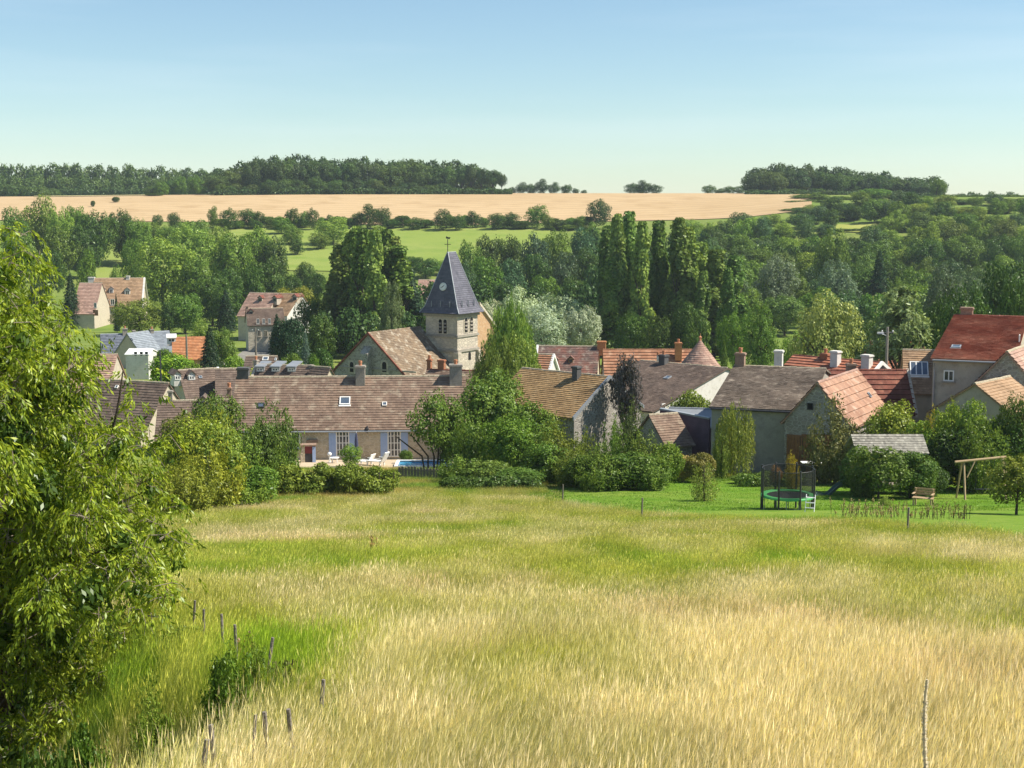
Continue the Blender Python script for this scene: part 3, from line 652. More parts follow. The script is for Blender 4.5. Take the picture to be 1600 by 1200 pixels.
h.chimney(1290, 552, 13, BRICK, .6, 0, 1); h.chimney(1306, 548, 12, P_WHITE, .6, -.8, 0, below=1.0); h.chimney(1355, 554, 13, P_WHITE, .6, -.8, 0, below=.9); h.verge('R', WHITE, .2)
# --- houses at the right hand slope
h = House('tall_red_roofed_house', 'tall grey rendered house with a big red pantiled roof and stone gable', (1494, 492), 106, (1604, 495), eave=('L', 1458, 559), wall=P_BEIGE, roof=T_RED, course=.33, col=.28, ridge=T_DRED)
TALL = h; h.gutter(); h.chimney(1511, 480, 17, CHPK, .6, .25, 0); h.skylight(1494, 543, 12, 15, 1, GREYM); h.window('front', 1482.5, 587, 13, 14, WHITE, GLASS, 1, 0); h.downpipe(-h.L / 2 + .12, GREYM)
h.window('R', 1592, 530, 10, 12, WHITE, GLASS, 1, 0)
h = House('tan_roofed_annex', 'small annex with tan tiled roof and a large three pane skylight', (1413, 546), 111, (1470, 547), W=6.4, rise=2.9, ang=-12, wall=P_CREAM, roof=T_TAN, course=.24, col=.24, length=4.4, ridge=COPE)
h.skylight(1436, 577, 26, 27, 3, WHITE)
h = House('stone_gabled_house', 'grey gabled house with pale pink roof standing in front of the tall red roofed house', (1574, 549), 90, None, eave=('L', 1525, 596), length=9, wall=S_GREY, roof=T_PINK, course=.3, col=.3, ang=58)
h.window('L', 1566, 591, 11, 5, DARKF, DARK, 0, 0, False)
h = House('garden_outbuilding', 'low outbuilding with a plain tan roof above the dark bushes', (1524, 599), 85, None, W=5.6, rise=1.9, wall=P_BEIGE, roof=T_TAN, course=.25, col=.25, length=5.0, ang=48)
h = House('brick_red_house', 'small house with red brown roof half hidden behind the utility pole', (1362, 533), 150, (1396, 530), W=7, rise=3.0, wall=BRICK, roof=T_RED, course=.4, col=.4, length=5.5, ang=8)
# --- the ochre house and its neighbours
h = House('ochre_roofed_house', 'house with ochre brown tiled roof, slim dark chimney and rubble gable', (818, 575), 108, (951, 588), eave=('R', 897, 650), wall=S_GREY, roof=T_OCHRE, course=.22, col=.22)
h.chimney(901, 572, 10, CHDK, .5, -.5, 0); h.verge('R', GREYM, .16)
h = House('brown_roofed_house', 'house with dark brown roof, white gable and small skylight beside the conical dovecote', (1003, 563), 125, (1081, 570), eave=('R', 1020, 642), wall=P_WHITE, roof=T_BROWN, course=.24, col=.24, length=9)
h.chimney(1037, 554, 11, CHDK, .6, -.4, 1); h.skylight(1043, 591, 9, 11, 1, GREYM, False); h.window('R', 1036, 636, 8, 10, WHITE, GLASS, 1, 0)
h = House('mottled_roofed_house', 'old house with mottled dark red roof and two tiny dormers behind the ochre roof', (842, 540), 158, (934, 541), W=8.5, rise=4.0, wall=S_WARM, roof=T_MIXED, course=.26, col=.26)
for a, b in ((868, 566), (892, 565)): h.dormer(a, b, 7, 8, P_ORANGE, T_MIXED, DARKF)
h.verge('L', WHITE, .3); h.chimney(940, 533, 13, BRICKO, .8, 0, 0)
h = House('orange_roofed_house', 'low house with orange pantiles and two tall brick chimneys', (944, 546), 152, (1044, 546), W=8.5, rise=4.2, wall=P_CREAM, roof=T_ORANGE, course=.42, col=.34, ridge=T_ORANGE)
h.chimney(1028, 555, 3.5, P_WHITE, .25, -1.5, 1, below=.3, cap=False)
h = House('orange_end_house', 'short end house with orange pantiles between the tall brick chimney and the conical dovecote', (1041, 546), 150, (1062, 546), W=7.5, rise=3.6, wall=P_CREAM, roof=T_ORANGE, course=.42, col=.34, length=3.0, ridge=T_ORANGE)
h.chimney(1060, 535, 10, BRICKO, .7, -1.0, 1, below=.9)
h = House('orange_shed', 'small shed with bright orange tiles half hidden by the weeping birch', (815, 552), 146, (842, 553), W=6, rise=3.2, wall=P_WHITE, roof=T_ORANGE, course=.3, col=.3, length=3.4)
h.verge('R', WHITE, .25)
# conical dovecote
p = at(1094, 531, 136); zb = H(p.x, p.y); t = thing('round_dovecote', 'round dovecote with conical pinkish brown tiled roof and pointed finial', 'dovecote', (p.x, p.y, zb))
R0 = 37 / F * 136; he = at(1094, 579, 136).z - zb; hr = p.z - zb
mb = MB(); mb.lathe([(R0 - .25, -1), (R0 - .25, he + .1), (R0 - .6, he + .3)], 40); mb.build('wall', S_WARM, t)
mb = MB(); nc, seg = 16, 44; r = random.Random(4)
for i in range(nc):
    a0, a1 = i / nc, (i + 1) / nc; f = lambda a: (R0 + .12) * (1 - a) ** 1.06 + .05
    z0, z1 = he - .15 + (hr - he + .15) * a0, he - .15 + (hr - he + .15) * a1
    for k in range(seg):
        t0, t1 = 2 * math.pi * (k + (i % 2) * .5) / seg, 2 * math.pi * (k + 1 + (i % 2) * .5) / seg; ra, rb = f(a0) + .05 + r.uniform(-.012, .02), f(a1)
        mb.add([(ra * math.cos(t0), ra * math.sin(t0), z0), (ra * math.cos(t1), ra * math.sin(t1), z0), (rb * math.cos(t1), rb * math.sin(t1), z1), (rb * math.cos(t0), rb * math.sin(t0), z1),
                ((ra - .08) * math.cos(t0), (ra - .08) * math.sin(t0), z0), ((ra - .08) * math.cos(t1), (ra - .08) * math.sin(t1), z0)], [(0, 1, 2, 3), (4, 5, 1, 0)], 0, min(1, max(0, r.gauss(.5, .2))))
ro = mb.build('roof', T_PINK, t); mb = MB(); mb.lathe([(.13, 0), (.10, .25), (.17, .36), (.03, .5), (.02, .75)], 10, (0, 0, hr - .1)); mb.build('finial', CLAY, ro)
# lean-to with zinc roof and the low tiled wall roof
h = House('purple_boarded_lean_to', 'low lean to with pale zinc roof and purplish boarded side beside the barn', (1046, 637), 104, (1108, 637), W=4.4, rise=.9, wall=mat('purplish_boards', (.20, .13, .17), (.15, .10, .13), 2, .8, .2), roof=GREYM, tiles=False, length=4.2, verge=.05, ang=-12, ridge=GREYM)
h = House('low_garden_shed', 'very low shed with pinkish lichened tiles in the brambles', (1016, 648), 97, (1056, 645), W=4.2, rise=1.8, wall=S_GREY, roof=T_OLD, course=.22, col=.22)
# garden wall leading down to the barn
a, b = at(1032, 640, 99), at(1109, 655, 97.5); mb = MB(); d = (b - a); d.z = 0; L = d.length
wl_ = thing('garden_wall', 'dark purplish garden wall with sloping pale coping between shed and barn', 'wall', (a.x, a.y, H(a.x, a.y)), math.atan2(d.y, d.x)); z0 = H(a.x, a.y)
mb.prism_xz([(0, -1.5), (L, -1.5), (L, b.z - z0), (0, a.z - z0)], -.15, .15); mb.build('wall_body', mat('purplish_boards', (0, 0, 0)), wl_)
mb = MB(); mb.prism_xz([(0, a.z - z0 + .003), (L, b.z - z0 + .003), (L, b.z - z0 + .12), (0, a.z - z0 + .12)], -.22, .22); mb.build('coping', GREYM, wl_)
# --- village behind the farmhouse
h = House('brown_terraced_house', 'brown roofed house with two hooded dormers behind the farmhouse chimney', (280, 578), 135, (338, 575), W=8, rise=3.6, wall=P_CREAM, roof=T_BROWN, course=.28, col=.28)
h.verge('R', WHITE, .25); h.skylight(313, 590, 5, 5, 1, GREYM, False)
for a, b in ((277, 592), (299, 592)): h.dormer(a, b, 11, 12, P_WHITE, T_BROWN, WHITE)
h = House('brown_plain_house', 'plain brown roofed house between the dormered house and the farmhouse', (338.5, 576), 134, (388, 575), W=8, rise=3.6, wall=P_CREAM, roof=T_BROWN, course=.28, col=.28)
h = House('low_brown_house', 'low house with a long greyish brown roof behind the bank of bushes', (250, 626), 112, (366, 624), W=7, rise=2.7, wall=P_CREAM, roof=T_TAN and T_BROWN, course=.28, col=.28)
h.chimney(266, 610, 6, CHST, .4, 0, 0); h.chimney(358, 605, 6, CHPK, .5, .4, 1)
h.dormer(318, 632, 14, 9, P_CREAM, T_BROWN, DARKF)
h = House('old_brown_house', 'old house with greyish brown roof and white skylight behind the hanging leaves', (150, 592), 122, (262, 598), W=8, rise=4.2, wall=P_CREAM, roof=T_BROWN, course=.28, col=.28); h.skylight(183, 605, 5, 5, 1, WHITE, False)
h = House('terracotta_house', 'house with broad terracotta roof half hidden by the hanging leaves', (88, 553), 165, (182, 553), W=10, rise=4.4, wall=P_CREAM, roof=T_PINK, course=.35, col=.35)
h = House('slate_roofed_house', 'house with blue grey slate roof and stone chimney beside the white outbuilding', (158, 522), 215, (196, 521), W=8, rise=4.0, wall=P_CREAM, roof=T_SLATE, course=.3, col=.4, ridge=GREYM)
h.chimney(195, 513, 7, CHST, .8, 0, 1)
h = House('light_slate_house', 'house with pale blue grey slate roof behind the orange tiled house', (208, 519), 220, (263, 517), W=8.4, rise=3.4, wall=P_CREAM, roof=T_LSLATE, course=.3, col=.4, ridge=GREYM)
h.chimney(209, 516, 4, CHST, .8, 0, 0); h.chimney(237, 514, 5, CHST, .8, 0, 1)
h = House('slate_gable_house', 'small slate roofed house with its steep gable turned to the valley', (199, 521), 205, (214, 519), W=7, rise=4.4, wall=P_CREAM, roof=T_LSLATE, course=.3, col=.4, ridge=GREYM, length=5)
h.skylight(205, 531, 4, 4, 1, DARKF, False)
h = House('bright_orange_house', 'low house with bright orange tiled roof beside the dark cypress', (270, 527), 212, (320, 526), W=8, rise=2.9, wall=P_ORANGE, roof=T_BRIGHT, course=.35, col=.35, ridge=T_BRIGHT)
h.dormer(268, 533, 13, 9, P_WHITE, WHITE, WHITE, 'shed')
h = House('white_outbuilding', 'bright white outbuilding with three dark openings among the hedges', (203, 545), 190, (238, 545), W=4.5, rise=.5, wall=P_WHITE, roof=WHITE, tiles=False, over=.1, ridge=WHITE)
for a in (212, 221, 229): h.window('front', a, 553, 5, 7, WHITE, DARK, 0, 0, False)
h = House('grey_slate_shed', 'slate roofed shed in the hanging leaves behind the terracotta house', (100, 543), 185, (128, 543), W=6, rise=2.4, wall=P_GREY, roof=T_SLATE, course=.3, col=.4, ridge=GREYM)
# manor
h = House('cream_manor', 'large cream manor with brown tiled roof and white dormers among trees', (148, 434.5), 300, (224, 434), W=11, rise=5.6, wall=P_CREAM, roof=T_TAN, course=.4, col=.4)
MANOR = h; h.chimney(143, 433, 9, P_WHITE, 1.2, 0, 0); h.chimney(200, 431, 5, P_WHITE, 1, 0, 0); h.verge('R', P_WHITE, .4)
for a in (161, 174): h.dormer(a, 457, 6.5, 10, P_WHITE, T_OLD, WHITE)
h.dormer(199, 459, 8, 10, P_WHITE, T_OLD, WHITE)
for a in (167, 176): h.window('front', a, 472, 6, 9, WHITE, GLASS, 1, 0)
for a in (163, 175): h.window('front', a, 487, 6, 9, WHITE, GLASS, 1, 0)
h = House('manor_wing', 'cream wing with pinkish roof at the end of the manor', (125.5, 442), 290, (143, 442), eave=None, W=12, rise=5.8, wall=P_CREAM, roof=T_PINK, course=.4, col=.4, length=4.4, ang=0)
h.window('front', 149, 477, 4, 7, WHITE, GLASS, 1, 0); h.door('front', 149.5, 489, 6, 8, WOOD, 1)
# pair of houses up the village road
h = House('pink_roofed_house', 'pale house with pinkish roof and two dark dormers on the village road', (391, 457), 262, (434, 458), W=9, rise=3.9, wall=P_CREAM, roof=T_PINK, course=.36, col=.36)
for a in (407, 430): h.dormer(a, 470, 7, 8, P_BEIGE, T_DRED, DARKF)
h = House('tan_roofed_house', 'pale house with tan roof and one dormer behind the yellowish shrubs', (437, 458), 262, (470, 459), W=9, rise=3.6, wall=P_WHITE, roof=T_TAN, course=.36, col=.36)
h.dormer(461, 468, 8, 8, P_BEIGE, T_DRED, DARKF)
h = House('yellow_stone_house', 'narrow yellow stone house with brown roof and tall gable on the road', (385, 482), 238, (420, 480), W=7.5, rise=2.5, wall=S_PALE, roof=T_BROWN, course=.3, col=.3, ang=14, length=6.0)
h.chimney(386, 478, 3, CHPK, .6, 0, 0); h.dormer(392, 490, 7, 6, P_BEIGE, T_DRED, DARKF); 
for a in (403, 412, 421): h.window('front', a, 502, 4, 8, WHITE, GLASS, 1, 0)
for a in (405, 415): h.window('front', a, 521, 5, 9, P_CREAM, GLASS, 1, 0)
# row with steep roof windows
h = House('dark_terraced_row', 'dark brown roofed row with four pale cheeked dormers behind the farmhouse ridge', (403, 569), 142, (486, 571), W=7.5, rise=3.6, wall=P_CREAM, roof=T_BROWN, course=.28, col=.28)
h.verge('L', P_CREAM, .3); h.chimney(400, 562, 5, CHST, .6, 0, 1); h.chimney(486, 570, 5, CHST, .6, 0, 0)
for a in (407, 431, 456): h.dormer(a, 579, 13, 10, GREYM, GREYM, WHITE, 'shed', SKYGL)
h = House('dark_end_house', 'small dark brown roofed end house with cream gable beside the row with dormers', (489, 572), 140, (515, 574), eave=('R', 507, 592), wall=P_CREAM, roof=T_BROWN, course=.28, col=.28)
h = House('grey_roofed_shed', 'small grey roofed shed with a white roof panel behind the dormered row', (386, 556), 170, (432, 556), W=5.5, rise=2.0, wall=P_GREY, roof=T_BROWN, course=.3, col=.3); h.skylight(415, 561, 9, 8, 1, WHITE, False); h.skylight(431, 562, 3, 6, 1, WHITE, False)
h = House('pink_house_by_spire', 'house with pinkish roof in the trees directly behind the church spire', (655, 437), 300, (684, 437), W=9, rise=3.8, wall=P_CREAM, roof=T_PINK, course=.4, col=.4); h.dormer(676, 446, 6, 6, P_BEIGE, T_DRED, DARKF)
h.window('front', 662, 463, 4, 6, WHITE, GLASS, 1, 0); h.window('front', 672, 463, 4, 6, WHITE, GLASS, 1, 0)
# cottage by the farmhouse chimney, below the church
h = House('brick_chimney_cottage', 'cottage with mottled roof and two brick chimneys beside the church nave', (669, 577), 128, (775, 598), eave=None, W=7, rise=3.2, wall=S_WARM, roof=T_OLD, course=.26, col=.26, ang=-14, length=7.5, ridge=T_DRED)
h.chimney(671, 561, 6, BRICK, .5, .2, 1); h.chimney(690, 562, 10, BRICK, .6, .2, 0)
h = House('red_tiled_annex', 'low annex with red tiled roof between the farmhouse and the ochre house', (726, 604), 116, (790, 604), W=6.5, rise=3.2, wall=S_WARM, roof=T_OLD, course=.26, col=.26, ang=-8, length=5.5)
h.verge('L', WHITE, .14)

# --- church: nave, tower with slate spire, choir gable
CA = 31.0
dl, dr = Vector((-math.cos(rad(CA)), math.sin(rad(CA)), 0)), Vector((math.sin(rad(CA)), math.cos(rad(CA)), 0))
YC = 165.5; mp_px = YC / F
c0 = at(714.5, 492, YC); zb = H(c0.x, c0.y); TWd = 52 * mp_px / math.cos(rad(CA)) * .985; TWr = 31 * mp_px / math.sin(rad(CA)) * .985
ct = c0 + (dl * TWd + dr * TWr) / 2
church = thing('church_tower', 'square stone church tower with dark slate spire and white clock', 'church tower', (ct.x, ct.y, zb), rad(-CA))
# local axes of the tower: -x towards the clock face's far side, so face normals are -y (clock) and +x (sunlit)
hx, hy = TWd / 2, TWr / 2; he = c0.z - zb; hs = at(703, 395, YC + 2).z - zb
def zt(py): return at(714.5, py, YC).z - zb
mb = MB(); mb.box(-hx, hx, -hy, hy, -1, he); tw = mb.build('tower_wall', S_TOWER, church)
mb = MB()
for py, e in ((526, .12), (549, .16), (493.5, .2)): z = zt(py); mb.box(-hx - e, hx + e, -hy - e, hy + e, z - .14, z + .14)
mb.build('string_course', CHST, church)
mb = MB()
for x, y in ((-1, -1), (1, -1), (1, 1)): mb.box(x * hx - .35, x * hx + .35, y * hy - .35, y * hy + .35, -1, zt(551))
mb.build('buttress', S_TOWER, church)
def arch(mb, w, z0, z1, y0, y1, mi=0, n=8):
    pts = [(-w / 2, z0), (w / 2, z0)] + [(w / 2 * math.cos(math.pi * i / n), z1 - w / 2 + w / 2 * math.sin(math.pi * i / n)) for i in range(n + 1)]
    mb.prism_xz(pts, y0, y1, mi)
def louvre(face, u, z0, z1, w):
    mb = MB(); arch(mb, w + .28, z0 - .1, z1 + .14, -.05, 0, 0); o = mb.build('belfry_window', S_PALE, church)
    o.matrix_local = (Matrix.Translation((u, -hy, 0)) if face == 'c' else Matrix.Translation((hx, u, 0)) @ Matrix.Rotation(math.pi / 2, 4, 'Z'))
    mb = MB(); arch(mb, w, z0, z1, -.075, -.03); mb.build('opening', DARK, o)
    mb = MB()
    for i in range(3): z = z0 + (z1 - z0) * (.2 + .25 * i); mb.prism_yz([(-.16, z - .1), (-.16, z - .05), (-.07, z + .12), (-.07, z + .07)][::-1], -w / 2 + .02, w / 2 - .02)
    mb.build('louvre', GWOOD, o)
for q in (-.14, .62): louvre('c', q * .9, zt(526) + .3, zt(500), .44)
for q in (-.62, .62): louvre('s', q * .95 + .2, zt(524) + .25, zt(497) - .1, .62)
mb = MB(); arch(mb, .5, zt(565), zt(553), -.05, 0); o = mb.build('stair_window', DARK, church); o.matrix_local = Matrix.Translation((hx, .4, 0)) @ Matrix.Rotation(math.pi / 2, 4, 'Z')
# spire: slate courses on four slopes rising to a short ridge along the sunlit side
def spire_ring(t):
    fl = 1 + .10 * max(0, 1 - t / .12) ** 1.5
    xh = (hx + .25) * (1 - t) * fl + .04; yh = (hy + .25) * (1 - t) * fl + hy * .36 * t
    return xh, yh
sp = MB(); nr = 30; r = random.Random(11); z00 = he + .14
for i in range(nr):
    t0, t1 = i / nr, (i + 1) / nr; z0, z1 = z00 + (hs - z00) * t0, z00 + (hs - z00) * t1
    x0, y0 = spire_ring(t0); x1, y1 = spire_ring(t1); g = .045
    A = [(-x0 - g, -y0 - g), (x0 + g, -y0 - g), (x0 + g, y0 + g), (-x0 - g, y0 + g)]; B = [(-x1, -y1), (x1, -y1), (x1, y1), (-x1, y1)]
    for k in range(4):
        a, b, c, d = Vector((*A[k], z0)), Vector((*A[(k + 1) % 4], z0)), Vector((*B[(k + 1) % 4], z1)), Vector((*B[k], z1)); n = max(1, int((a - b).length / .45))
        for j in range(n):
            u0, u1 = j / n, (j + 1) / n; q = r.uniform(0, .012)
            p0, p1, p2, p3 = a.lerp(b, u0), a.lerp(b, u1), d.lerp(c, u1), d.lerp(c, u0)
            sp.add([p0, p1, p2, p3, p0 * 1 - Vector((0, 0, .03 + q)), p1 * 1 - Vector((0, 0, .03 + q))], [(0, 1, 2, 3), (4, 5, 1, 0)], 0, min(1, max(0, r.gauss(.5, .17))))
sp.box(-.05, .05, -hy * .36, hy * .36, hs - .05, hs + .02)
spire = sp.build('spire', T_SPIRE, church)
mb = MB()
for k in range(4):
    pts = []
    for i in range(0, 11):
        t = i / 10; x, y = spire_ring(t); pts.append(((x + .02) * (1 if k in (0, 1) else -1), (y + .02) * (1 if k in (1, 2) else -1), z00 + (hs - z00) * t + .03))
    mb.tube(pts, .06, 6)
mb.tube([(0, -hy * .36 - .1, hs + .04), (0, hy * .36 + .1, hs + .04)], .07, 6); mb.build('lead_hip', GREYM, spire)
mb = MB()
for (t, m_) in ((.10, 3),):
    x, y = spire_ring(t); z = z00 + (hs - z00) * t
    for j in range(m_):
        f = (j + .5) / m_ * 2 - 1; mb.box(x - .02, x + .10, f * y * .85 - .018, f * y * .85 + .018, z, z + .9 - t); mb.box(f * x * .85 - .018, f * x * .85 + .018, -y - .10, -y + .02, z, z + .8 - t)
mb.build('snow_hook', GREYM, spire)
# clock on the shaded slope
tcl = (zt(449) - z00) / (hs - z00); xh, yh = spire_ring(tcl); tiltc = math.atan2(spire_ring(0.3)[1] - spire_ring(.9)[1], (hs - z00) * .6); R_ = 6.3 * mp_px
ck = link('clock', None, church); mb = MB(); mb.lathe([(R_, -.05), (R_, .10), (R_ * .86, .12), (R_ * .86, .09), (0.02, .09)], 28); fc = mb.build('clock_face', WHITE, church)
fc.matrix_local = Matrix.Translation((0.0, -yh - .06, zt(449))) @ Matrix.Rotation(math.pi / 2 - tiltc, 4, 'X')
bpy.data.objects.remove(ck)
mb = MB()
def hand(a, L, w): c, s_ = math.cos(a), math.sin(a); mb.add([(-s_ * w - c * .12, c * w - s_ * .12, .115), (s_ * w - c * .12, -c * w - s_ * .12, .115), (s_ * w * .6 + c * L, -c * w * .6 + s_ * L, .115), (-s_ * w * .6 + c * L, c * w * .6 + s_ * L, .115)], [(0, 1, 2, 3)])
hand(rad(212), R_ * .74, .04); hand(rad(38), R_ * .5, .05)
for i in range(12):
    a = math.pi * i / 6; c, s_ = math.cos(a), math.sin(a); mb.add([(c * R_ * .68 - s_ * .02, s_ * R_ * .68 + c * .02, .112), (c * R_ * .68 + s_ * .02, s_ * R_ * .68 - c * .02, .112), (c * R_ * .82 + s_ * .02, s_ * R_ * .82 - c * .02, .112), (c * R_ * .82 - s_ * .02, s_ * R_ * .82 + c * .02, .112)], [(0, 1, 2, 3)])
mb.build('clock_hands', DARKF, fc)
mb = MB(); mb.tube([(0, -hy * .36, hs), (0, -hy * .36, hs + 1.6)], .045, 6); mb.tube([(-.45, -hy * .36, hs + 1.0), (.45, -hy * .36, hs + 1.0)], .04, 6)
mb.add([(-.05, -hy * .36, hs + 1.65), (.3, -hy * .36, hs + 1.62), (.42, -hy * .36, hs + 1.85), (.1, -hy * .36 + .04, hs + 1.82), (-.2, -hy * .36, hs + 1.95), (-.28, -hy * .36, hs + 1.7)], [(0, 1, 2, 3, 4, 5)]); mb.build('weathercock', DARKF, spire)
# nave: ridge runs from its gable to the tower's clock face
nv = House('church_nave', 'church nave with lichened brown roof and grey stone gable', (576, 520), 160, None, ang=90 - CA, length=10.25, eave=('L', 634, 587), wall=S_GREY, roof=T_CHURCH, course=.26, col=.26, ridge=T_CHURCH, cat='church')
nv.verge('L', T_DRED, .2)
for q, w_ in ((550, .7), (601, .8)):
    u, v = nv.on_wall('L', q, 571); mb = MB(); arch(mb, w_ + .3, -.95, .62, -.06, 0); o = nv.part('lancet_window', mb, S_TOWER, 'L', u, v); mb = MB(); arch(mb, w_ * .7, -.75, .42, -.10, -.03); mb.build('opening', DARK, o)
u, v = nv.on_wall('L', 575, 560); mb = MB(); mb.prism_yz([(0, -7), (-.9, -7), (-.8, v * 0 + .6), (0, 1.4)][::-1], -.55, .55); nv.part('buttress', mb, S_GREY, 'L', u, v)
u, v = nv.on_wall('L', 545, 574); mb = MB(); mb.box(-1.9, 9.5, -.12, 0, -.08, .08); nv.part('string_course', mb, CHST, 'L', u, v)
# choir gable wall with its sloping coping, joined to the tower's far side
mb = MB(); za, zb2 = zt(480), zt(518)
mb.prism_yz([(hy + .01, -1), (hy + 4.4, -1), (hy + 4.4, zb2), (hy + 1.0, za), (hy + .01, za)], -hx, hx - .35); cw_ = mb.build('choir_wall', P_ORANGE, church)
mb = MB(); mb.prism_yz([(hy + .7, za + .34), (hy + .7, za + .02), (hy + 4.7, zb2 - .28), (hy + 4.7, zb2 + .06)], hx - .8, hx - .1); mb.build('coping', S_PALE, cw_)
# ------------------------------------------------------------------ garden things
NETM = bpy.data.materials.new('black_net'); t = NT(NETM); tb = t.new('ShaderNodeBsdfTransparent'); t.p.inputs['Base Color'].default_value = (.02, .02, .02, 1)
mxs = t.new('ShaderNodeMixShader'); mxs.inputs[0].default_value = .5; t.to(tb.outputs[0], mxs.inputs[1]); t.to(t.p.outputs[0], mxs.inputs[2]); t.to(mxs.outputs[0], t.out.inputs['Surface'])
GREENP = mat('green_trampoline_pad', (.09, .40, .12), (.07, .34, .10), 3, .6)
BLACKM = mat('black_mat', (.02, .02, .022), (.015, .015, .016), 3, .7)
PLAST = mat('white_plastic', (.82, .82, .80), (.76, .76, .75), 2, .4)
BLUEP = mat('blue_grey_slide_plastic', (.14, .20, .17), (.11, .16, .135), 2, .4)
def swept(name, pts, r, m, parent, n=8): mb = MB(); mb.tube(pts, r, n); return mb.build(name, m, parent)
# trampoline with safety net
p = ground(1232, 797, 40); p = Vector((p.x, p.y + .3, H(p.x, p.y + .3))); tr = thing('trampoline', 'round trampoline with bright green pad and black safety net on the lawn', 'trampoline', p)
R = 42.5 * p.y / F; mb = MB(); mb.lathe([(R * .80, .70), (R * .80, .705)], 32); mb.build('jump_mat', BLACKM, tr)
mb = MB(); n = 40; vs = []
for i in range(n):
    a = 2 * math.pi * i / n; c, s_ = math.cos(a), math.sin(a)
    for r_, z in ((R * .78, .71), (R * .80, .76), (R * .97, .76), (R, .71), (R, .66)): vs.append((r_ * c, r_ * s_, z))
fs = [(i * 5 + k, i * 5 + k + 1, ((i + 1) % n) * 5 + k + 1, ((i + 1) % n) * 5 + k) for i in range(n) for k in range(4)]
mb.add(vs, [f[::-1] for f in fs]); mb.build('pad', GREENP, tr)
for i in range(8):
    a = 2 * math.pi * (i + .35) / 8; x, y = R * 1.02 * math.cos(a), R * 1.02 * math.sin(a); dz = H(p.x + x, p.y + y) - p.z
    swept('net_pole', [(x, y, dz - .05), (x, y, .7), (x, y, 1.5), (x * .985, y * .985, 2.08)], .045, DARKF, tr)
for i in range(4):
    a = 2 * math.pi * (i + .85) / 4; x, y = R * .93 * math.cos(a), R * .93 * math.sin(a); dz = H(p.x + x, p.y + y) - p.z; a2 = a + .5; x2, y2 = R * .93 * math.cos(a2), R * .93 * math.sin(a2)
    swept('leg', [(x, y, .68), (x, y, dz + .03), (x2, y2, H(p.x + x2, p.y + y2) - p.z + .03), (x2, y2, .68)], .03, GREYM, tr)
mb = MB(); pts = [(R * .97 * math.cos(2 * math.pi * i / 48), R * .97 * math.sin(2 * math.pi * i / 48)) for i in range(48)]
for i in range(48): a, b = pts[i], pts[(i + 1) % 48]; mb.add([(a[0], a[1], .75), (b[0], b[1], .75), (b[0] * .985, b[1] * .985, 2.0), (a[0] * .985, a[1] * .985, 2.0)], [(0, 1, 2, 3)])
mb.build('safety_net', NETM, tr)
swept('top_rope', [(x * .985, y * .985, 2.0) for x, y in pts + pts[:1]], .014, DARKF, tr, 5)
q = ground(1264, 801, 40); q.y -= .1; ld = thing('trampoline_ladder', 'small pale metal ladder leaning on the trampoline rim', 'ladder', (q.x, q.y, H(q.x, q.y)), rad(-20))
for x in (-.2, .2): swept('rail', [(x, 0, 0), (x, .32, .78)], .02, PLAST, ld, 6)
for z in (.2, .42, .64): mb = MB(); mb.box(-.2, .2, z * .41 - .04, z * .41 + .06, z - .015, z + .015); mb.build('rung', PLAST, ld)
# playhouse on posts with slide, shingle roof
Yp = 76.5; pl, pr = at(1335, 690, Yp).x, at(1447, 690, Yp).x; cx = (pl + pr) / 2; g = H(cx, Yp); ph = thing('playhouse', 'raised timber playhouse with grey shingle roof above the leafy bush', 'playhouse', (cx, Yp, g))
zr, ze = at(1390, 678, Yp + .75).z - g, at(1390, 708, Yp - .55).z - g; w = (pr - pl) / 2; r = random.Random(3)
mb = MB(); tl_ = math.atan2(zr - ze, 1.3)
for sg in (-1, 1): mb.prism_yz([(.75, zr - .03), (.75 + sg * 1.3, ze - .03), (.75 + sg * 1.3, ze - .09), (.75, zr - .12)][::sg], -w, w)
rf = mb.build('roof', T_SHING, ph)
for sg in (-1, 1):
    mb = MB(); tiles_slope(mb, 2 * w + .06, math.hypot(1.32, zr - ze), .2, .14, r, .022); me = mb.mesh('shingles', T_SHING); o = link('shingles', me, rf); o['kind'] = 'stuff'
    o.matrix_local = (Matrix.Translation((0, .75 - 1.31, ze - .03)) @ Matrix.Rotation(tl_, 4, 'X')) if sg < 0 else (Matrix.Translation((0, .75 + 1.31, ze - .03)) @ Matrix.Rotation(math.pi, 4, 'Z') @ Matrix.Rotation(tl_, 4, 'X'))
dz_ = at(1390, 755, Yp).z - g
for x in (-w + .35, w - .35):
    for y in (-.2, 1.7): mb = MB(); mb.box(x - .06, x + .06, y - .06, y + .06, -.3, ze - .02); mb.build('post', GWOOD, ph)
mb = MB(); mb.box(-w + .15, w - .15, -.3, 1.8, dz_ - .18, dz_ - .1); mb.build('deck', GWOOD, ph)
for z in (dz_ + .12, dz_ + .36): mb = MB(); mb.box(-w + .1, w - .1, -.34, -.28, z, z + .14); mb.build('rail', PWOOD, ph)
for i in range(9): x = -w + .35 + i * (2 * w - .7) / 8; mb = MB(); mb.box(x - .17, x + .17, 1.74, 1.78, dz_, ze + .3); mb.build('back_plank', GWOOD, ph)
mb = MB(); pts = [at(1322, 752, Yp), at(1308, 761, Yp - .2), at(1290, 777, Yp - .5), at(1277, 783, Yp - .8), at(1268, 785, Yp - 1)]
pts = [q - Vector((cx, Yp, g)) for q in pts]; pts[-2].z = max(pts[-2].z, .18); vs = []
for q in pts:
    for y, z in ((-.28, .16), (-.24, 0), (.24, 0), (.28, .16), (.30, .16), (.26, -.04), (-.26, -.04), (-.30, .16)): vs.append((q.x, q.y + y, q.z + z))
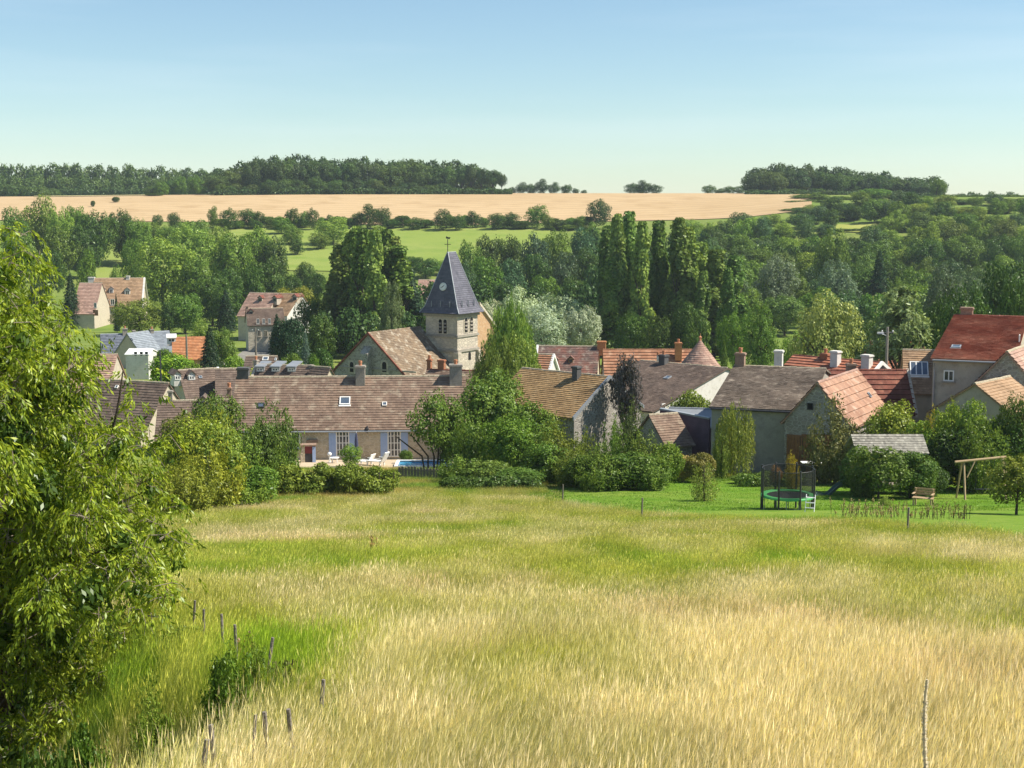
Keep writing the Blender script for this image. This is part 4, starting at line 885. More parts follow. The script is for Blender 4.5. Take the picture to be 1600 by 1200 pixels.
fs = [(i * 8 + k, i * 8 + (k + 1) % 8, (i + 1) * 8 + (k + 1) % 8, (i + 1) * 8 + k) for i in range(len(pts) - 1) for k in range(8)]
mb.add(vs, fs); mb.build('slide', BLUEP, ph)
# wooden garden chair beside it
q = ground(1442, 791, 40); bn = thing('garden_bench', 'weathered slatted wooden bench chair beside the playhouse bush', 'bench', q, rad(-28))
for x in (-.42, .42):
    for y in (-.25, .25): mb = MB(); mb.box(x - .035, x + .035, y - .035, y + .035, -.05, .42 if y < 0 else .86); mb.build('leg', PWOOD, bn)
for i in range(4): mb = MB(); mb.box(-.5, .5, -.28 + i * .14, -.17 + i * .14, .423, .45); mb.build('seat_slat', PWOOD, bn)
for i in range(3): mb = MB(); mb.box(-.5, .5, .285, .31, .52 + i * .13, .61 + i * .13); mb.build('back_slat', PWOOD, bn)
for x in (-.46, .46): mb = MB(); mb.box(x - .05, x + .05, -.3, .28, .62, .65); mb.build('armrest', PWOOD, bn)
# swing frame
Ys = above(1507, 780, .02, 50).y; a, b = at(1492, 722, Ys), at(1572, 714, Ys + .4); m0 = (a + b) / 2; g = H(m0.x, m0.y); sw = thing('swing_frame', 'timber swing frame with a long pale beam beside the dark bushes', 'swing', (m0.x, m0.y, g)); o0 = Vector((m0.x, m0.y, g))
swept('beam', [a - o0, b - o0], .07, PWOOD, sw)
for (tx, ty, bx, by, dy) in ((1506, 720, 1508, 784, -.75), (1503, 721, 1494, 776, .75), (1566, 715, 1572, 780, -.75), (1567, 715, 1580, 774, .75)):
    q = at(tx, ty, Ys + .2) - o0; fx = at(bx, by, Ys + dy); f = Vector((fx.x, fx.y, H(fx.x, fx.y) - .05)) - o0; swept('leg', [q, f], .055, PWOOD, sw)
swept('brace', [at(1511, 746, Ys - .15) - o0, at(1523, 721, Ys + .05) - o0], .035, PWOOD, sw)
for px in (1532, 1548):
    s0 = at(px, 718, Ys + .25) - o0; zs = .55
    for dx in (-.2, .2): swept('rope', [(s0.x + dx, s0.y, s0.z - .05), (s0.x + dx, s0.y, zs)], .010, DARKF, sw, 5)
    mb = MB(); mb.box(s0.x - .24, s0.x + .24, s0.y - .1, s0.y + .1, zs - .03, zs); mb.build('seat', DARKF, sw)
# pool
g = H(at(656, 728, 99).x, 99.5); x0, x1 = at(617, 728, 98.9).x, at(703, 728, 98.9).x; zt_ = at(650, 728, 98.9).z; pw = x1 - x0
po = thing('swimming_pool', 'small raised swimming pool with reddish brown skirt and white rim', 'pool', ((x0 + x1) / 2, 100.1, g)); hz = zt_ - g; hw_, hd = pw / 2, 1.25
POOLW = bpy.data.materials.new('pool_water'); t = NT(POOLW); t.p.inputs['Base Color'].default_value = (.05, .27, .47, 1); t.p.inputs['Roughness'].default_value = .06
nb_ = t.noise(t.vec(), 3.0, 3); t.bump(nb_, .25, .04)
BRSK = mat('reddish_brown_boards', (.26, .10, .09), (.20, .075, .07), 3, .8, .3, tint=.3)
for i in range(16): xx = -hw_ + .02 + i * (pw - .04) / 16; mb = MB(); mb.box(xx, xx + (pw - .04) / 16 - .015, -hd, -hd + .06, -.3, hz - .08, 0, r.uniform(.2, .8)); mb.build('skirt_board', BRSK, po)
mb = MB(); mb.box(-hw_, -hw_ + .06, -hd + .061, hd, -.3, hz - .08); mb.box(hw_ - .06, hw_, -hd + .061, hd, -.3, hz - .08); mb.box(-hw_ + .061, hw_ - .061, hd - .06, hd, -.3, hz - .08); mb.build('pool_wall', BRSK, po)
mb = MB(); c_ = .17; mb.box(-hw_ - .06, hw_ + .06, -hd - .06, -hd + c_, hz - .075, hz); mb.box(-hw_ - .06, hw_ + .06, hd - c_, hd + .06, hz - .075, hz); mb.box(-hw_ - .06, -hw_ + c_, -hd + c_ + .002, hd - c_ - .002, hz - .075, hz); mb.box(hw_ - c_, hw_ + .06, -hd + c_ + .002, hd - c_ - .002, hz - .075, hz); mb.build('rim', WHITE, po)
mb = MB(); mb.box(-hw_ + .07, hw_ - .07, -hd + .07, hd - .07, hz - .35, hz - .12); mb.build('water', POOLW, po)
# loungers, lamp, parasol, barbecue, small white table on the terrace
def lounger(px, py, Y, k, label, rz):
    q = at(px, py, Y); g = H(q.x, Y) + .05; o = thing('sun_lounger', label, 'sun lounger', (q.x, Y, g), rz, 'white loungers by the pool')
    mb = MB(); mb.box(-.95 * k, .25 * k, -.33, .33, .32 * k, .38 * k); mb.build('seat', PLAST, o)
    mb = MB(); mb.add([(.25 * k, -.33, .34 * k), (.25 * k, .33, .34 * k), (.62 * k, .33, 1.05 * k), (.62 * k, -.33, 1.05 * k), (.33 * k, -.33, .32 * k), (.33 * k, .33, .32 * k), (.70 * k, .33, 1.02 * k), (.70 * k, -.33, 1.02 * k)],
                     [(0, 1, 2, 3)[::-1], (4, 5, 6, 7), (0, 4, 7, 3)[::-1], (1, 5, 6, 2), (3, 2, 6, 7)]); mb.build('backrest', PLAST, o)
    for x in (-.85 * k, .2 * k):
        for y in (-.28, .28): mb = MB(); mb.box(x - .04, x + .04, y - .04, y + .04, 0, .318 * k); mb.build('leg', PLAST, o)
    for y in (-.36, .36): mb = MB(); mb.box(-.25 * k, .38 * k, y - .03, y + .03, .56 * k, .60 * k); mb.build('armrest', PLAST, o)
lounger(574, 718, 101.0, .80, 'low white plastic lounger nearest the round bush', rad(-25)); lounger(593, 721, 100.2, 1.0, 'white plastic lounger with tall raised back beside the pool', rad(-25))
q = at(515, 716, 103.5); g = H(q.x, 103.5); la = thing('globe_lamp', 'white globe garden lamp on a short white post', 'lamp', (q.x, 103.5, g + .05)); mb = MB(); mb.lathe([(.09, 0), (.055, .05), (.055, .42), (.08, .44)], 12); mb.build('post', WHITE, la)
mb = MB(); mb.lathe([(.02, .44)] + [(.16 * math.sin(math.pi * i / 10), .60 - .16 * math.cos(math.pi * i / 10)) for i in range(1, 10)] + [(.01, .76)], 16); mb.build('globe', PLAST, la, smooth=True)
q = at(523, 716, 102.8); tbk = thing('garden_table', 'small white plastic table beside the globe lamp', 'table', (q.x, 102.8, H(q.x, 102.8) + .05)); mb = MB(); mb.lathe([(.3, .36), (.34, .38), (.34, .41), (.02, .42)], 20); mb.build('table_top', PLAST, tbk)
for a in range(4): mb = MB(); c, s_ = .24 * math.cos(a * 1.57 + .78), .24 * math.sin(a * 1.57 + .78); mb.tube([(c * 1.15, s_ * 1.15, 0), (c, s_, .37)], .025, 6); mb.build('leg', PLAST, tbk)
q = at(557, 700, 104.2); ps = thing('closed_parasol', 'closed dark blue parasol by the french door shutter', 'parasol', (q.x, 104.2, H(q.x, 104.2) + .05)); swept('pole', [(0, 0, 0), (0, 0, 2.25)], .025, WHITE, ps)
mb = MB(); mb.lathe([(.13, .75), (.16, .95), (.13, 1.5), (.06, 2.05), (.02, 2.2)], 10); mb.build('folded_canopy', mat('dark_blue_canvas', (.06, .07, .13), (.045, .05, .10), 3, .9), ps); mb = MB(); mb.lathe([(.28, 0), (.28, .06), (.05, .1)], 16); mb.build('base', WHITE, ps)
q = at(483, 722, 103.6); bb = thing('garden_barbecue', 'stone garden barbecue with red hood and pale blue side door', 'barbecue', (q.x, 103.6, H(q.x, 103.6) + .05), rad(8))
mb = MB(); mb.box(-.62, -.30, -.35, .35, -.2, 1.25); mb.box(-.30, .25, .1, .35, -.2, 1.25); mb.build('body', S_WARM, bb)
mb = MB(); mb.box(-.298, .25, -.33, .098, .70, 1.25); mb.build('hood', mat('dark_red_paint', (.20, .03, .03), (.15, .025, .025), 3, .6), bb); mb = MB(); mb.box(-.297, .2, -.30, .09, -.2, .695); mb.build('fire_box', DARKF, bb)
mb = MB(); mb.box(.255, .50, -.36, .34, -.2, 1.2); mb.build('side_door', SHUT, bb); mb = MB(); mb.box(-.7, .56, -.42, .40, 1.252, 1.36); mb.build('top_slab', CHPK, bb)
# picket fence by the hedge
a, b = at(622, 750, 88), at(700, 752, 87); L = math.hypot(b.x - a.x, b.y - a.y); fe = thing('picket_fence', 'weathered grey picket fence below the pool', 'fence', (a.x, a.y, H(a.x, a.y)), math.atan2(b.y - a.y, b.x - a.x)); n = 16
for i in range(n):
    x = L * (i + .5) / n; hh = .86 + r.uniform(-.05, .05); wd = L / n * .40; mb = MB(); mb.prism_xz([(x - wd, -.2), (x + wd, -.2), (x + wd, hh - .06), (x, hh), (x - wd, hh - .06)], -.015, .015); mb.build('picket', GWOOD, fe)
for z in (.22, .62): mb = MB(); mb.box(0, L, .018, .06, z, z + .08); mb.build('rail', GWOOD, fe)
# poles and posts
def pole(px, top, Y, label, arm=True, m=CHST, rr=.13):
    q = at(px, top, Y); g = H(q.x, Y); o = thing('utility_pole', label, 'utility pole', (q.x, Y, g)); swept('pole', [(0, 0, -.5), (0, 0, q.z - g)], [rr * 1.3, rr * .8], m, o)
    if arm:
        mb = MB(); mb.box(-.55, .55, -.05, .05, q.z - g - .5, q.z - g - .42); mb.build('crossarm', m, o)
        for x in (-.45, 0, .45): mb = MB(); mb.lathe([(.05, 0), (.07, .08), (.03, .16)], 8, (x, 0, q.z - g - .418)); mb.build('insulator', WHITE, o)
    return o, q, g
o, q, g = pole(1387, 511, 118, 'grey concrete utility pole with street lamp before the cedar'); mb = MB(); zt1 = at(1380, 522, 118).z - g; mb.tube([(0, 0, zt1 - .2), (-.4, -.2, zt1), (-.9, -.45, zt1 + .05)], .04, 6); mb.build('lamp_arm', GREYM, o)
mb = MB(); mb.box(-.95, -.45, -.55, -.3, zt1 + .06, zt1 + .2); mb.build('lamp_head', WHITE, o)
pole(291, 523, 205, 'thin utility pole standing before the bright orange roof', False, GWOOD, .16); pole(250, 548, 160, 'short dark pole among the hedges by the white outbuilding', False, DARKF, .10); pole(399, 512, 215, 'wooden pole at the corner of the yellow stone house', True, GWOOD, .14)
posts = [(303, 1159, 6.4), (337, 1137, 6.6), (376, 1121, 6.8), (418, 1114, 7), (457, 1105, 7.2), (497, 1064, 7.6), (415, 998, 9), (369, 975, 10), (348, 961, 10), (317, 952, 10), (301, 938, 10)]
lab = ['lowest fence post, standing in pale grass under the edge of the tree', 'tall upright dark fence post next to the lowest one', 'thin crooked fence post between two straighter ones', 'fence post at the foot of the bright green patch', 'stubby fence post beside the leafy weed',
       'fence post at the bend of the line by the brown docks', 'fence post behind the bright green patch, above the bend', 'dark fence post just beyond the small bush on the bank', 'fence post rising over the top of the small bush', 'thin fence post past the small bush, near the drooping twigs', 'farthest fence post, under the drooping twigs of the big tree']
for i, ((px, py, y0), lb) in enumerate(zip(posts, lab)):
    f = above(px, py, .55, y0); o = thing('fence_post', lb, 'fence post', f, 0, 'old fence posts along the bank'); r2 = random.Random(i); hh = .55
    lx, ly = r2.uniform(-.06, .10), r2.uniform(-.05, .05); w_ = .018 if i != 2 else .012
    mb = MB(); mb.tube([(0, 0, -.3), (lx * .4 + (.03 if i == 2 else 0), ly * .4, hh * .5), (lx, ly, hh)], [w_ * 1.1, w_, w_ * .9], 7); mb.build('post', GWOOD, o)
for k, (px, py, lb) in enumerate([(879, 757, 'slim grey stake in the grass below the overgrown shrubs'), (1003, 778, 'thin dark stake at the edge of the lawn'), (1419, 793, 'thin stake in the dock weeds before the wooden bench')]):
    f = above(px, py, .95, 40); o = thing('garden_stake', lb, 'stake', f); mb = MB(); mb.tube([(0, 0, -.2), (.02, 0, .95)], .035, 6); mb.build('stake', GWOOD, o)
q = at(1177, 733, 92); q = Vector((q.x, 92, H(q.x, 92) + .3)); gc = thing('garden_chair', 'white metal garden chair tipped among the flower bushes', 'chair', q, rad(30)); mb = MB()
for x in (-.22, .22): swept('frame', [(x, -.25, -.3), (x, -.2, .12), (x, .22, .12), (x, .36, .62)], .022, PLAST, gc, 6)
mb.box(-.22, .22, -.2, .22, .125, .15); mb.build('seat', PLAST, gc); mb = MB(); mb.add([(-.2, .24, .2), (.2, .24, .2), (.2, .36, .6), (-.2, .36, .6), (-.2, .26, .2), (.2, .26, .2), (.2, .38, .6), (-.2, .38, .6)], [(0, 1, 2, 3), (7, 6, 5, 4), (3, 2, 6, 7)]); mb.build('backrest', PLAST, gc)
q = at(1270, 722, 87); g = H(q.x, 87); gt = thing('trestle_table', 'long pale trestle table on the lawn behind the trampoline', 'table', (q.x, 87, g)); mb = MB(); zz = q.z - g; mb.box(-.72, .72, -.35, .35, zz - .05, zz); mb.build('table_top', WHITE, gt)
for x in (-.55, .55):
    for y in (-.28, .28): mb = MB(); mb.box(x - .03, x + .03, y - .03, y + .03, -.1, zz - .052); mb.build('leg', DARKF, gt)
# tall dried flower stalk in the near grass
q = at(1469, 1062, 6.6); g = H(q.x - .05, 6.6); ds = thing('dried_stalk', 'tall pale woolly dried flower stalk standing above the near grass', 'dried plant', (q.x - .05, 6.6, g)); hh = q.z - g; mb = MB(); r2 = random.Random(5)
sx = lambda t: -.045 + .06 * t + .03 * math.sin(t * 5); mb.tube([(sx(i / 12), 0, hh * i / 12) for i in range(13)], [.012 - .006 * i / 12 for i in range(13)], 6); mb.build('stem', mat('pale_dry_stem', (.66, .58, .42), (.56, .48, .34), 8, .9), ds)
mb = MB()
for i in range(650):
    t = .38 + .62 * r2.random(); a = r2.uniform(0, 6.28); rr = (.016 if t < .93 else .010) * r2.uniform(.4, 1.1) * (1.15 - .5 * t); c = Vector((sx(t) + rr * math.cos(a), rr * math.sin(a), hh * t)); s_ = r2.uniform(.004, .008)
    u_, v_ = Vector((math.cos(a), math.sin(a), .5)) * s_, Vector((-math.sin(a), math.cos(a), .3)) * s_; mb.add([c - u_, c - v_, c + u_, c + v_], [(0, 1, 2, 3)], 0, r2.random())
mb.build('seed_fluff', mat('woolly_seed', (.66, .60, .44), (.56, .49, .34), 20, .95, tint=.15), ds)
# ------------------------------------------------------------------ vegetation
def unit(v): return v / np.maximum(np.linalg.norm(v, axis=-1, keepdims=True), 1e-9)
def leaf_quads(C, N, size, aspect, r, T=None, tint=None):
    n = len(C); N = unit(N)
    if T is None: T = r.normal(size=(n, 3))
    T = unit(T - (T * N).sum(1)[:, None] * N); S_ = np.cross(N, T); s = np.broadcast_to(size, (n,))[:, None]
    V = np.stack([C - T * s * .5, C + S_ * s * aspect * .5 - T * s * .05, C + T * s * .5, C - S_ * s * aspect * .5 - T * s * .05], 1).reshape(-1, 3)
    return V, np.arange(4 * n).reshape(-1, 4), (r.uniform(.2, .8, n) if tint is None else tint)
def shell(blobs, n, r, jit=.25, under=.35, flat=1.0):
    """points on the outside of a heap of spheres; blobs: (x, y, z, r)"""
    B = np.array(blobs); w = B[:, 3] ** 2; k = r.choice(len(B), n, p=w / w.sum())
    d = unit(r.normal(size=(n, 3))); d[:, 2] = np.where((d[:, 2] < 0) & (r.uniform(size=n) > under), -d[:, 2], d[:, 2])
    P = B[k, :3] + d * (B[k, 3] * (r.uniform(1 - jit, 1.06, n) + np.where(r.uniform(size=n) < .16, r.uniform(0, .34, n), 0)))[:, None] * np.array([1, 1, flat])
    ins = np.zeros(n, bool)
    for j in range(len(B)):
        ins |= (k != j) & (((P - B[j, :3]) ** 2).sum(1) < (B[j, 3] * .78) ** 2)
    keep = ~ins | (r.uniform(size=n) < .10); return P[keep], d[keep], k[keep]
CROWNS = {}
def crown_mesh(name, P, d, k, r, size, aspect=.62, up=.30, scat=.55, T=None):
    c0 = np.array([0, 0, P[:, 2].mean()]); m = r.choice(len(P), len(P) // 5)            # inner leaves close the see-through gaps
    P = np.concatenate([P, c0 + (P[m] - c0) * r.uniform(.55, .85, len(m))[:, None]]); d = np.concatenate([d, d[m]]); k = np.concatenate([k, k[m]])
    size = np.where(np.arange(len(P)) < len(P) - len(m), size, size * 1.9)
    N = d + r.normal(size=d.shape) * scat + np.array([0, 0, up]); bt = r.uniform(-.16, .16, 400)
    V, Q, t = leaf_quads(P, N, size * r.uniform(.65, 1.3, len(P)), aspect, r, T)
    return np_mesh(name, V, Q, M_LEAF, np.clip(t + bt[k % 400], 0, 1))
def broad(seed, nb=15, n=17000, low=.04, size=.036, round_=1.0, rx=.5, sub=9, small=(.065, .115)):
    """crown of uneven boughs, each carrying many small leaf clumps with dark gaps between them"""
    r = np.random.default_rng(seed); zc = (1 + low) / 2; rz = (1 - low) / 2; big, B = [], []
    for i in range(nb):
        d = unit(r.normal(size=3)); d[2] = max(d[2], -.8); q = r.uniform(.13, .27) * round_; f = r.uniform(.72, 1.0)
        big.append((d[0] * (rx - q) * f, d[1] * (rx - q) * f, zc + d[2] * (rz - q) * f, q))
    big.append((0, 0, zc, min(rx, rz) * .62)); big.append((0, 0, zc - rz * .35, min(rx, rz) * .55))
    for x, y, z, q in big:
        for j in range(max(4, int(sub * (q / .2) ** 2))):
            d = unit(r.normal(size=3)); s_ = r.uniform(*small); B.append((x + d[0] * q * .92, y + d[1] * q * .92, z + d[2] * q * .92, s_))
    P, d, k = shell(B, n, r, .35, .8); c = np.array(big); ins = np.zeros(len(P), bool)
    for x, y, z, q in big: ins |= ((P - np.array([x, y, z])) ** 2).sum(1) < (q * .72) ** 2
    g = ~ins | (r.uniform(size=len(P)) < .12); P, d, k = P[g], d[g], k[g]
    o = unit(P - np.array([0, 0, zc])); return crown_mesh('crown', P, d * .7 + o * .5, k, r, size)
def poplar(seed, n=13000):
    r = np.random.default_rng(seed); B = []
    for i in range(46):
        z = .07 + .90 * (i / 45); w = .5 * (np.sin(np.pi * min(1, (z * .93 + .07)) ** .8)) ** .55 * (1 - .55 * z ** 3); a = r.uniform(0, 6.28); q = r.uniform(.035, .06); rr = max(0, w * .62) * r.uniform(.3, 1)
        B.append((rr * np.cos(a), rr * np.sin(a), z, q * 3.4))
    Bv = np.array(B); w = np.ones(46); k = r.choice(46, n); d = unit(r.normal(size=(n, 3)))
    P = Bv[k, :3] + d * np.stack([Bv[k, 3] * .85, Bv[k, 3] * .85, np.full(n, .075)], -1) * r.uniform(.5, 1.05, n)[:, None]
    P[:, 2] = np.clip(P[:, 2], .02, 1.0); T = np.stack([P[:, 0] * .6, P[:, 1] * .6, np.ones(n)], -1) + r.normal(size=(n, 3)) * .35
    N = np.stack([d[:, 0], d[:, 1], np.abs(d[:, 2]) * .3 + .45], -1) + r.normal(size=(n, 3)) * .6
    V, Q, t = leaf_quads(P, N, 1.0, 1, r); s = .028 * r.uniform(.6, 1.3, n)[:, None]      # slim upright leaf sprays; x, y are stretched per tree
    N = unit(N); T = unit(T - (T * N).sum(1)[:, None] * N); S_ = np.cross(N, T); sx_ = np.array([4.0, 4.0, 1.0])
    V = np.stack([P - T * s * .6 * sx_ * .5, P + S_ * s * .4 * sx_, P + T * s * .6, P - S_ * s * .4 * sx_], 1).reshape(-1, 3)
    return np_mesh('crown', V, Q, M_LEAF, np.clip(t + r.uniform(-.2, .2, 46)[k], 0, 1))
def conifer(seed, n=11000, wide=1.0):
    r = np.random.default_rng(seed); z = .04 + .96 * (1 - np.sqrt(r.uniform(0, 1, n))); tier = np.floor(z * 16) / 16; f = (z - tier) * 16
    R = .5 * (1 - z) ** .85 * (1.12 - .45 * f) + .012; a = r.uniform(0, 6.28, n); lob = 1 + .18 * np.sin(a * 5 + tier * 40)
    rr = R * lob * np.sqrt(r.uniform(.25, 1, n)); P = np.stack([rr * np.cos(a), rr * np.sin(a), z], -1); d = np.stack([np.cos(a), np.sin(a), np.full(n, .5)], -1)
    T = np.stack([np.cos(a), np.sin(a), np.full(n, -.35)], -1); V, Q, t = leaf_quads(P, d * .4 + np.array([0, 0, 1]) + r.normal(size=(n, 3)) * .5, .05 * r.uniform(.6, 1.3, n), .4, r, T + r.normal(size=(n, 3)) * .4)
    return np_mesh('crown', V, Q, M_LEAF, t)
def cedar(seed, n=15000):
    r = np.random.default_rng(seed); P, D, T = [], [], []
    for i in range(44):
        z = r.uniform(.10, .96); a = r.uniform(0, 6.28); L = .5 * (1 - (max(0, z - .25) / .8) ** 1.6) * r.uniform(.65, 1.05); m = n // 44; t = r.uniform(.15, 1, m) ** .7
        wd = .11 * np.sin(np.pi * np.clip(t, .1, .97)) + .02; s = r.normal(0, 1, m) * wd; x = L * t * np.cos(a) - s * np.sin(a); y = L * t * np.sin(a) + s * np.cos(a)
        zz = z + .07 * t - .10 * t ** 2 + r.normal(0, .012, m) - np.abs(s) * .25; P.append(np.stack([x, y, zz], -1)); D.append(np.tile([0, 0, 1.0], (m, 1))); T.append(np.stack([np.cos(a) + 0 * t, np.sin(a) + 0 * t, -.35 + 0 * t], -1))
    P, D, T = map(np.concatenate, (P, D, T)); V, Q, t = leaf_quads(P, D + r.normal(size=P.shape) * 1.0 + unit(P * np.array([1, 1, 0])) * .5, .044 * r.uniform(.6, 1.3, len(P)), .35, r, T + r.normal(size=P.shape) * .5)
    return np_mesh('crown', V, Q, M_LEAF, t)
def weeping(seed, n=15000, low=.0, l0=.2, l1=.55, rough=.62):
    r = np.random.default_rng(seed); P, T, K = [], [], []
    for i in range(150):
        a = r.uniform(0, 6.28); rr = .46 * np.sqrt(r.uniform(.02, 1)); z0 = (.62 + .36 * np.sqrt(max(0, 1 - (rr / .5) ** 2))) * r.uniform(rough, 1.0) * (1 + .12 * np.sin(a * 3 + seed)); L = r.uniform(l0, l1) * (z0 - low); m = n // 150; t = r.uniform(0, 1, m)
        x = rr * np.cos(a) * (1 + .12 * t) + r.normal(0, .022, m); y = rr * np.sin(a) * (1 + .12 * t) + r.normal(0, .022, m); P.append(np.stack([x, y, np.maximum(low, z0 - L * t)], -1)); T.append(np.tile([0, 0, -1.0], (m, 1))); K.append(np.full(m, i))
    P, T, K = map(np.concatenate, (P, T, K)); d = unit(np.stack([P[:, 0], P[:, 1], 0 * P[:, 0]], -1)); V, Q, t = leaf_quads(P, d + r.normal(size=P.shape) * .6, .042 * r.uniform(.6, 1.4, len(P)), .38, r, T + r.normal(size=P.shape) * .35)
    return np_mesh('crown', V, Q, M_LEAF, np.clip(t + r.uniform(-.18, .18, 150)[K], 0, 1))
def bush(seed, n=10000, size=.052, spiky=.0):
    r = np.random.default_rng(seed); B = [(0, 0, .40, .36)]
    for i in range(16):
        d = unit(r.normal(size=3)); d[2] = abs(d[2]) * .9 - .1; q = r.uniform(.14, .24); B.append((d[0] * (.5 - q), d[1] * (.5 - q), .42 + d[2] * (.56 - q), q))
    P, d, k = shell(B, n, r, .35, .8); P[:, 2] = np.maximum(P[:, 2], 0.0); return crown_mesh('crown', P, d, k, r, size, .5, .3, .8)
def upright(seed, n=8000, size=.045):
    """loose upright shrub: many rising sprays of different heights"""
    r = np.random.default_rng(seed); P, T, K = [], [], []
    for i in range(60):
        a = r.uniform(0, 6.28); rr = .5 * np.sqrt(r.uniform(0, 1)); h = r.uniform(.45, 1.0) * (1 - .45 * (rr / .5) ** 2); m = n // 60; t = r.uniform(.02, 1, m) ** .8
        P.append(np.stack([rr * np.cos(a) * (.55 + .45 * t) + r.normal(0, .04, m), rr * np.sin(a) * (.55 + .45 * t) + r.normal(0, .04, m), h * t], -1)); K.append(np.full(m, i)); T.append(np.stack([rr * np.cos(a) + 0 * t, rr * np.sin(a) + 0 * t, np.full(m, .7)], -1))
    P, T, K = map(np.concatenate, (P, T, K)); d = unit(np.stack([P[:, 0], P[:, 1], np.full(len(P), .2)], -1)); V, Q, t = leaf_quads(P, d + r.normal(size=P.shape) * .7, size * r.uniform(.6, 1.4, len(P)), .42, r, T + r.normal(size=P.shape) * .6)
    return np_mesh('crown', V, Q, M_LEAF, np.clip(t + r.uniform(-.15, .15, 60)[K], 0, 1))
def hedge_mesh(L, h, dpt, n, seed, size=.14, lump=.25):
    r = np.random.default_rng(seed); B = []
    for i in range(int(L * 4.5)):
        q = r.uniform(.55, 1.0) * lump * 2.2; B.append((r.uniform(-L / 2 + q * .6, L / 2 - q * .6), r.uniform(-.5, .5) * max(.05, dpt - q), r.uniform(.25, 1) * (h - q), q))
    P, d, k = shell(B, n, r, .4, .9); P[:, 2] = np.maximum(P[:, 2], -.1); return crown_mesh('foliage', P, d, k, r, size, .55, .3, .8)
def trunk_mesh(seed, top=.6, r0=.035, limbs=6, split=0):
    r = random.Random(seed); mb = MB(); lean = (r.uniform(-.03, .03), r.uniform(-.03, .03))
    mb.tube([(0, 0, -.04), (0, 0, .03), (lean[0], lean[1], top * .5), (lean[0] * 1.6, lean[1] * 2, top)], [r0 * 1.5, r0, r0 * .75, r0 * .3], 7)
    for i in range(limbs):
        z = top * r.uniform(.35, .85); a = r.uniform(0, 6.28); L = r.uniform(.18, .34); c, s_ = math.cos(a), math.sin(a)
        mb.tube([(lean[0] * z, lean[1] * z, z), (c * L * .5, s_ * L * .5, z + L * .45), (c * L, s_ * L, z + L * .8)], [r0 * .45, r0 * .3, r0 * .08], 5)
    return mb.mesh('trunk', M_BARK)
LIB = {'broad': [broad(i) for i in range(1, 11)], 'tall': [broad(20 + i, 13, 11000, .40, .040) for i in range(3)], 'round': [broad(30 + i, 13, 13000, .02, .038, 1.1) for i in range(5)],
       'poplar': [poplar(40 + i) for i in range(4)], 'conifer': [conifer(50 + i) for i in range(3)], 'cedar': [cedar(60)], 'mop': [weeping(75, 12000, 0, .5, 1.0, .9)], 'sparse': [upright(95 + i, 2200, .05) for i in range(3)], 'loose': [broad(110 + i, 11, 8000, .14, .040, .95, .5, 8) for i in range(3)], 'weeping': [weeping(70 + i) for i in range(2)],
       'bush': [bush(80 + i) for i in range(5)], 'upright': [upright(90 + i) for i in range(4)], 'fine': [broad(100 + i, 18, 22000, .03, .029, .95, .5, 12, (.05, .09)) for i in range(4)]}
TRUNKS = [trunk_mesh(i) for i in range(4)]; TR_THIN = trunk_mesh(9, .85, .016, 5)
NAMES = {'broad': 'broadleaf_tree', 'tall': 'tall_tree', 'round': 'round_tree', 'poplar': 'poplar_tree', 'conifer': 'conifer_tree', 'cedar': 'cedar_tree', 'mop': 'shrub', 'sparse': 'sapling', 'loose': 'round_tree', 'weeping': 'weeping_tree', 'bush': 'shrub', 'upright': 'shrub', 'fine': 'broadleaf_tree'}
SHORT = {'bush', 'upright', 'mop'}
cnt = [0]
def tree(kind, px, top, w, Y, col, label, group=None, parts=True, depth=None, v=None, sink=0.0, cat=None, name=None, base=None):
    """plant whose crown top sits at pixel (px, top), w pixels wide, standing on the ground Y metres away"""
    cnt[0] += 1; r = random.Random(cnt[0] * 13 + 5); q = at(px, top, Y); g = H(q.x, Y) - .05 if base is None else base; h = max(.4, q.z - g); ww = w * Y / F
    lib = LIB[kind]; me = lib[(r.randrange(len(lib)) if v is None else v % len(lib))]; rz = r.uniform(0, 6.28); c = tuple(x * r.uniform(.90, 1.10) for x in col)
    nm = name or NAMES[kind]; ct = cat or ('shrub' if kind in SHORT else 'tree')
    if not parts:
        o = link(nm, me, None, (q.x, Y, g), (0, 0, rz), (ww, ww * (depth or 1), h)); tag(o, label, ct, group); o.color = (*c, 1); return o
    o = thing(nm, label, ct, (q.x, Y, g), rz, group)
    cr = link('crown', me, o, (0, 0, 0), (0, 0, 0), (ww, ww * (depth or 1), h)); cr.color = (*c, 1)
    th = min(ww, h * .7); link('trunk', TR_THIN if kind in SHORT else TRUNKS[r.randrange(4)], o, (0, 0, 0), (0, 0, 0), (th, th, h * (.8 if kind in SHORT else .95)))
    return o
DG, MG, LG, YG = (.066, .122, .020), (.120, .205, .027), (.205, .29, .042), (.17, .24, .035)
SILV, GREYG, OLV, POP, POPD, DKCON, BLUE = (.37, .42, .28), (.15, .205, .105), (.14, .185, .03), (.19, .27, .055), (.115, .185, .036), (.030, .066, .026), (.10, .16, .13)
FARG = (.066, .116, .032); FARG2 = (.095, .155, .034)
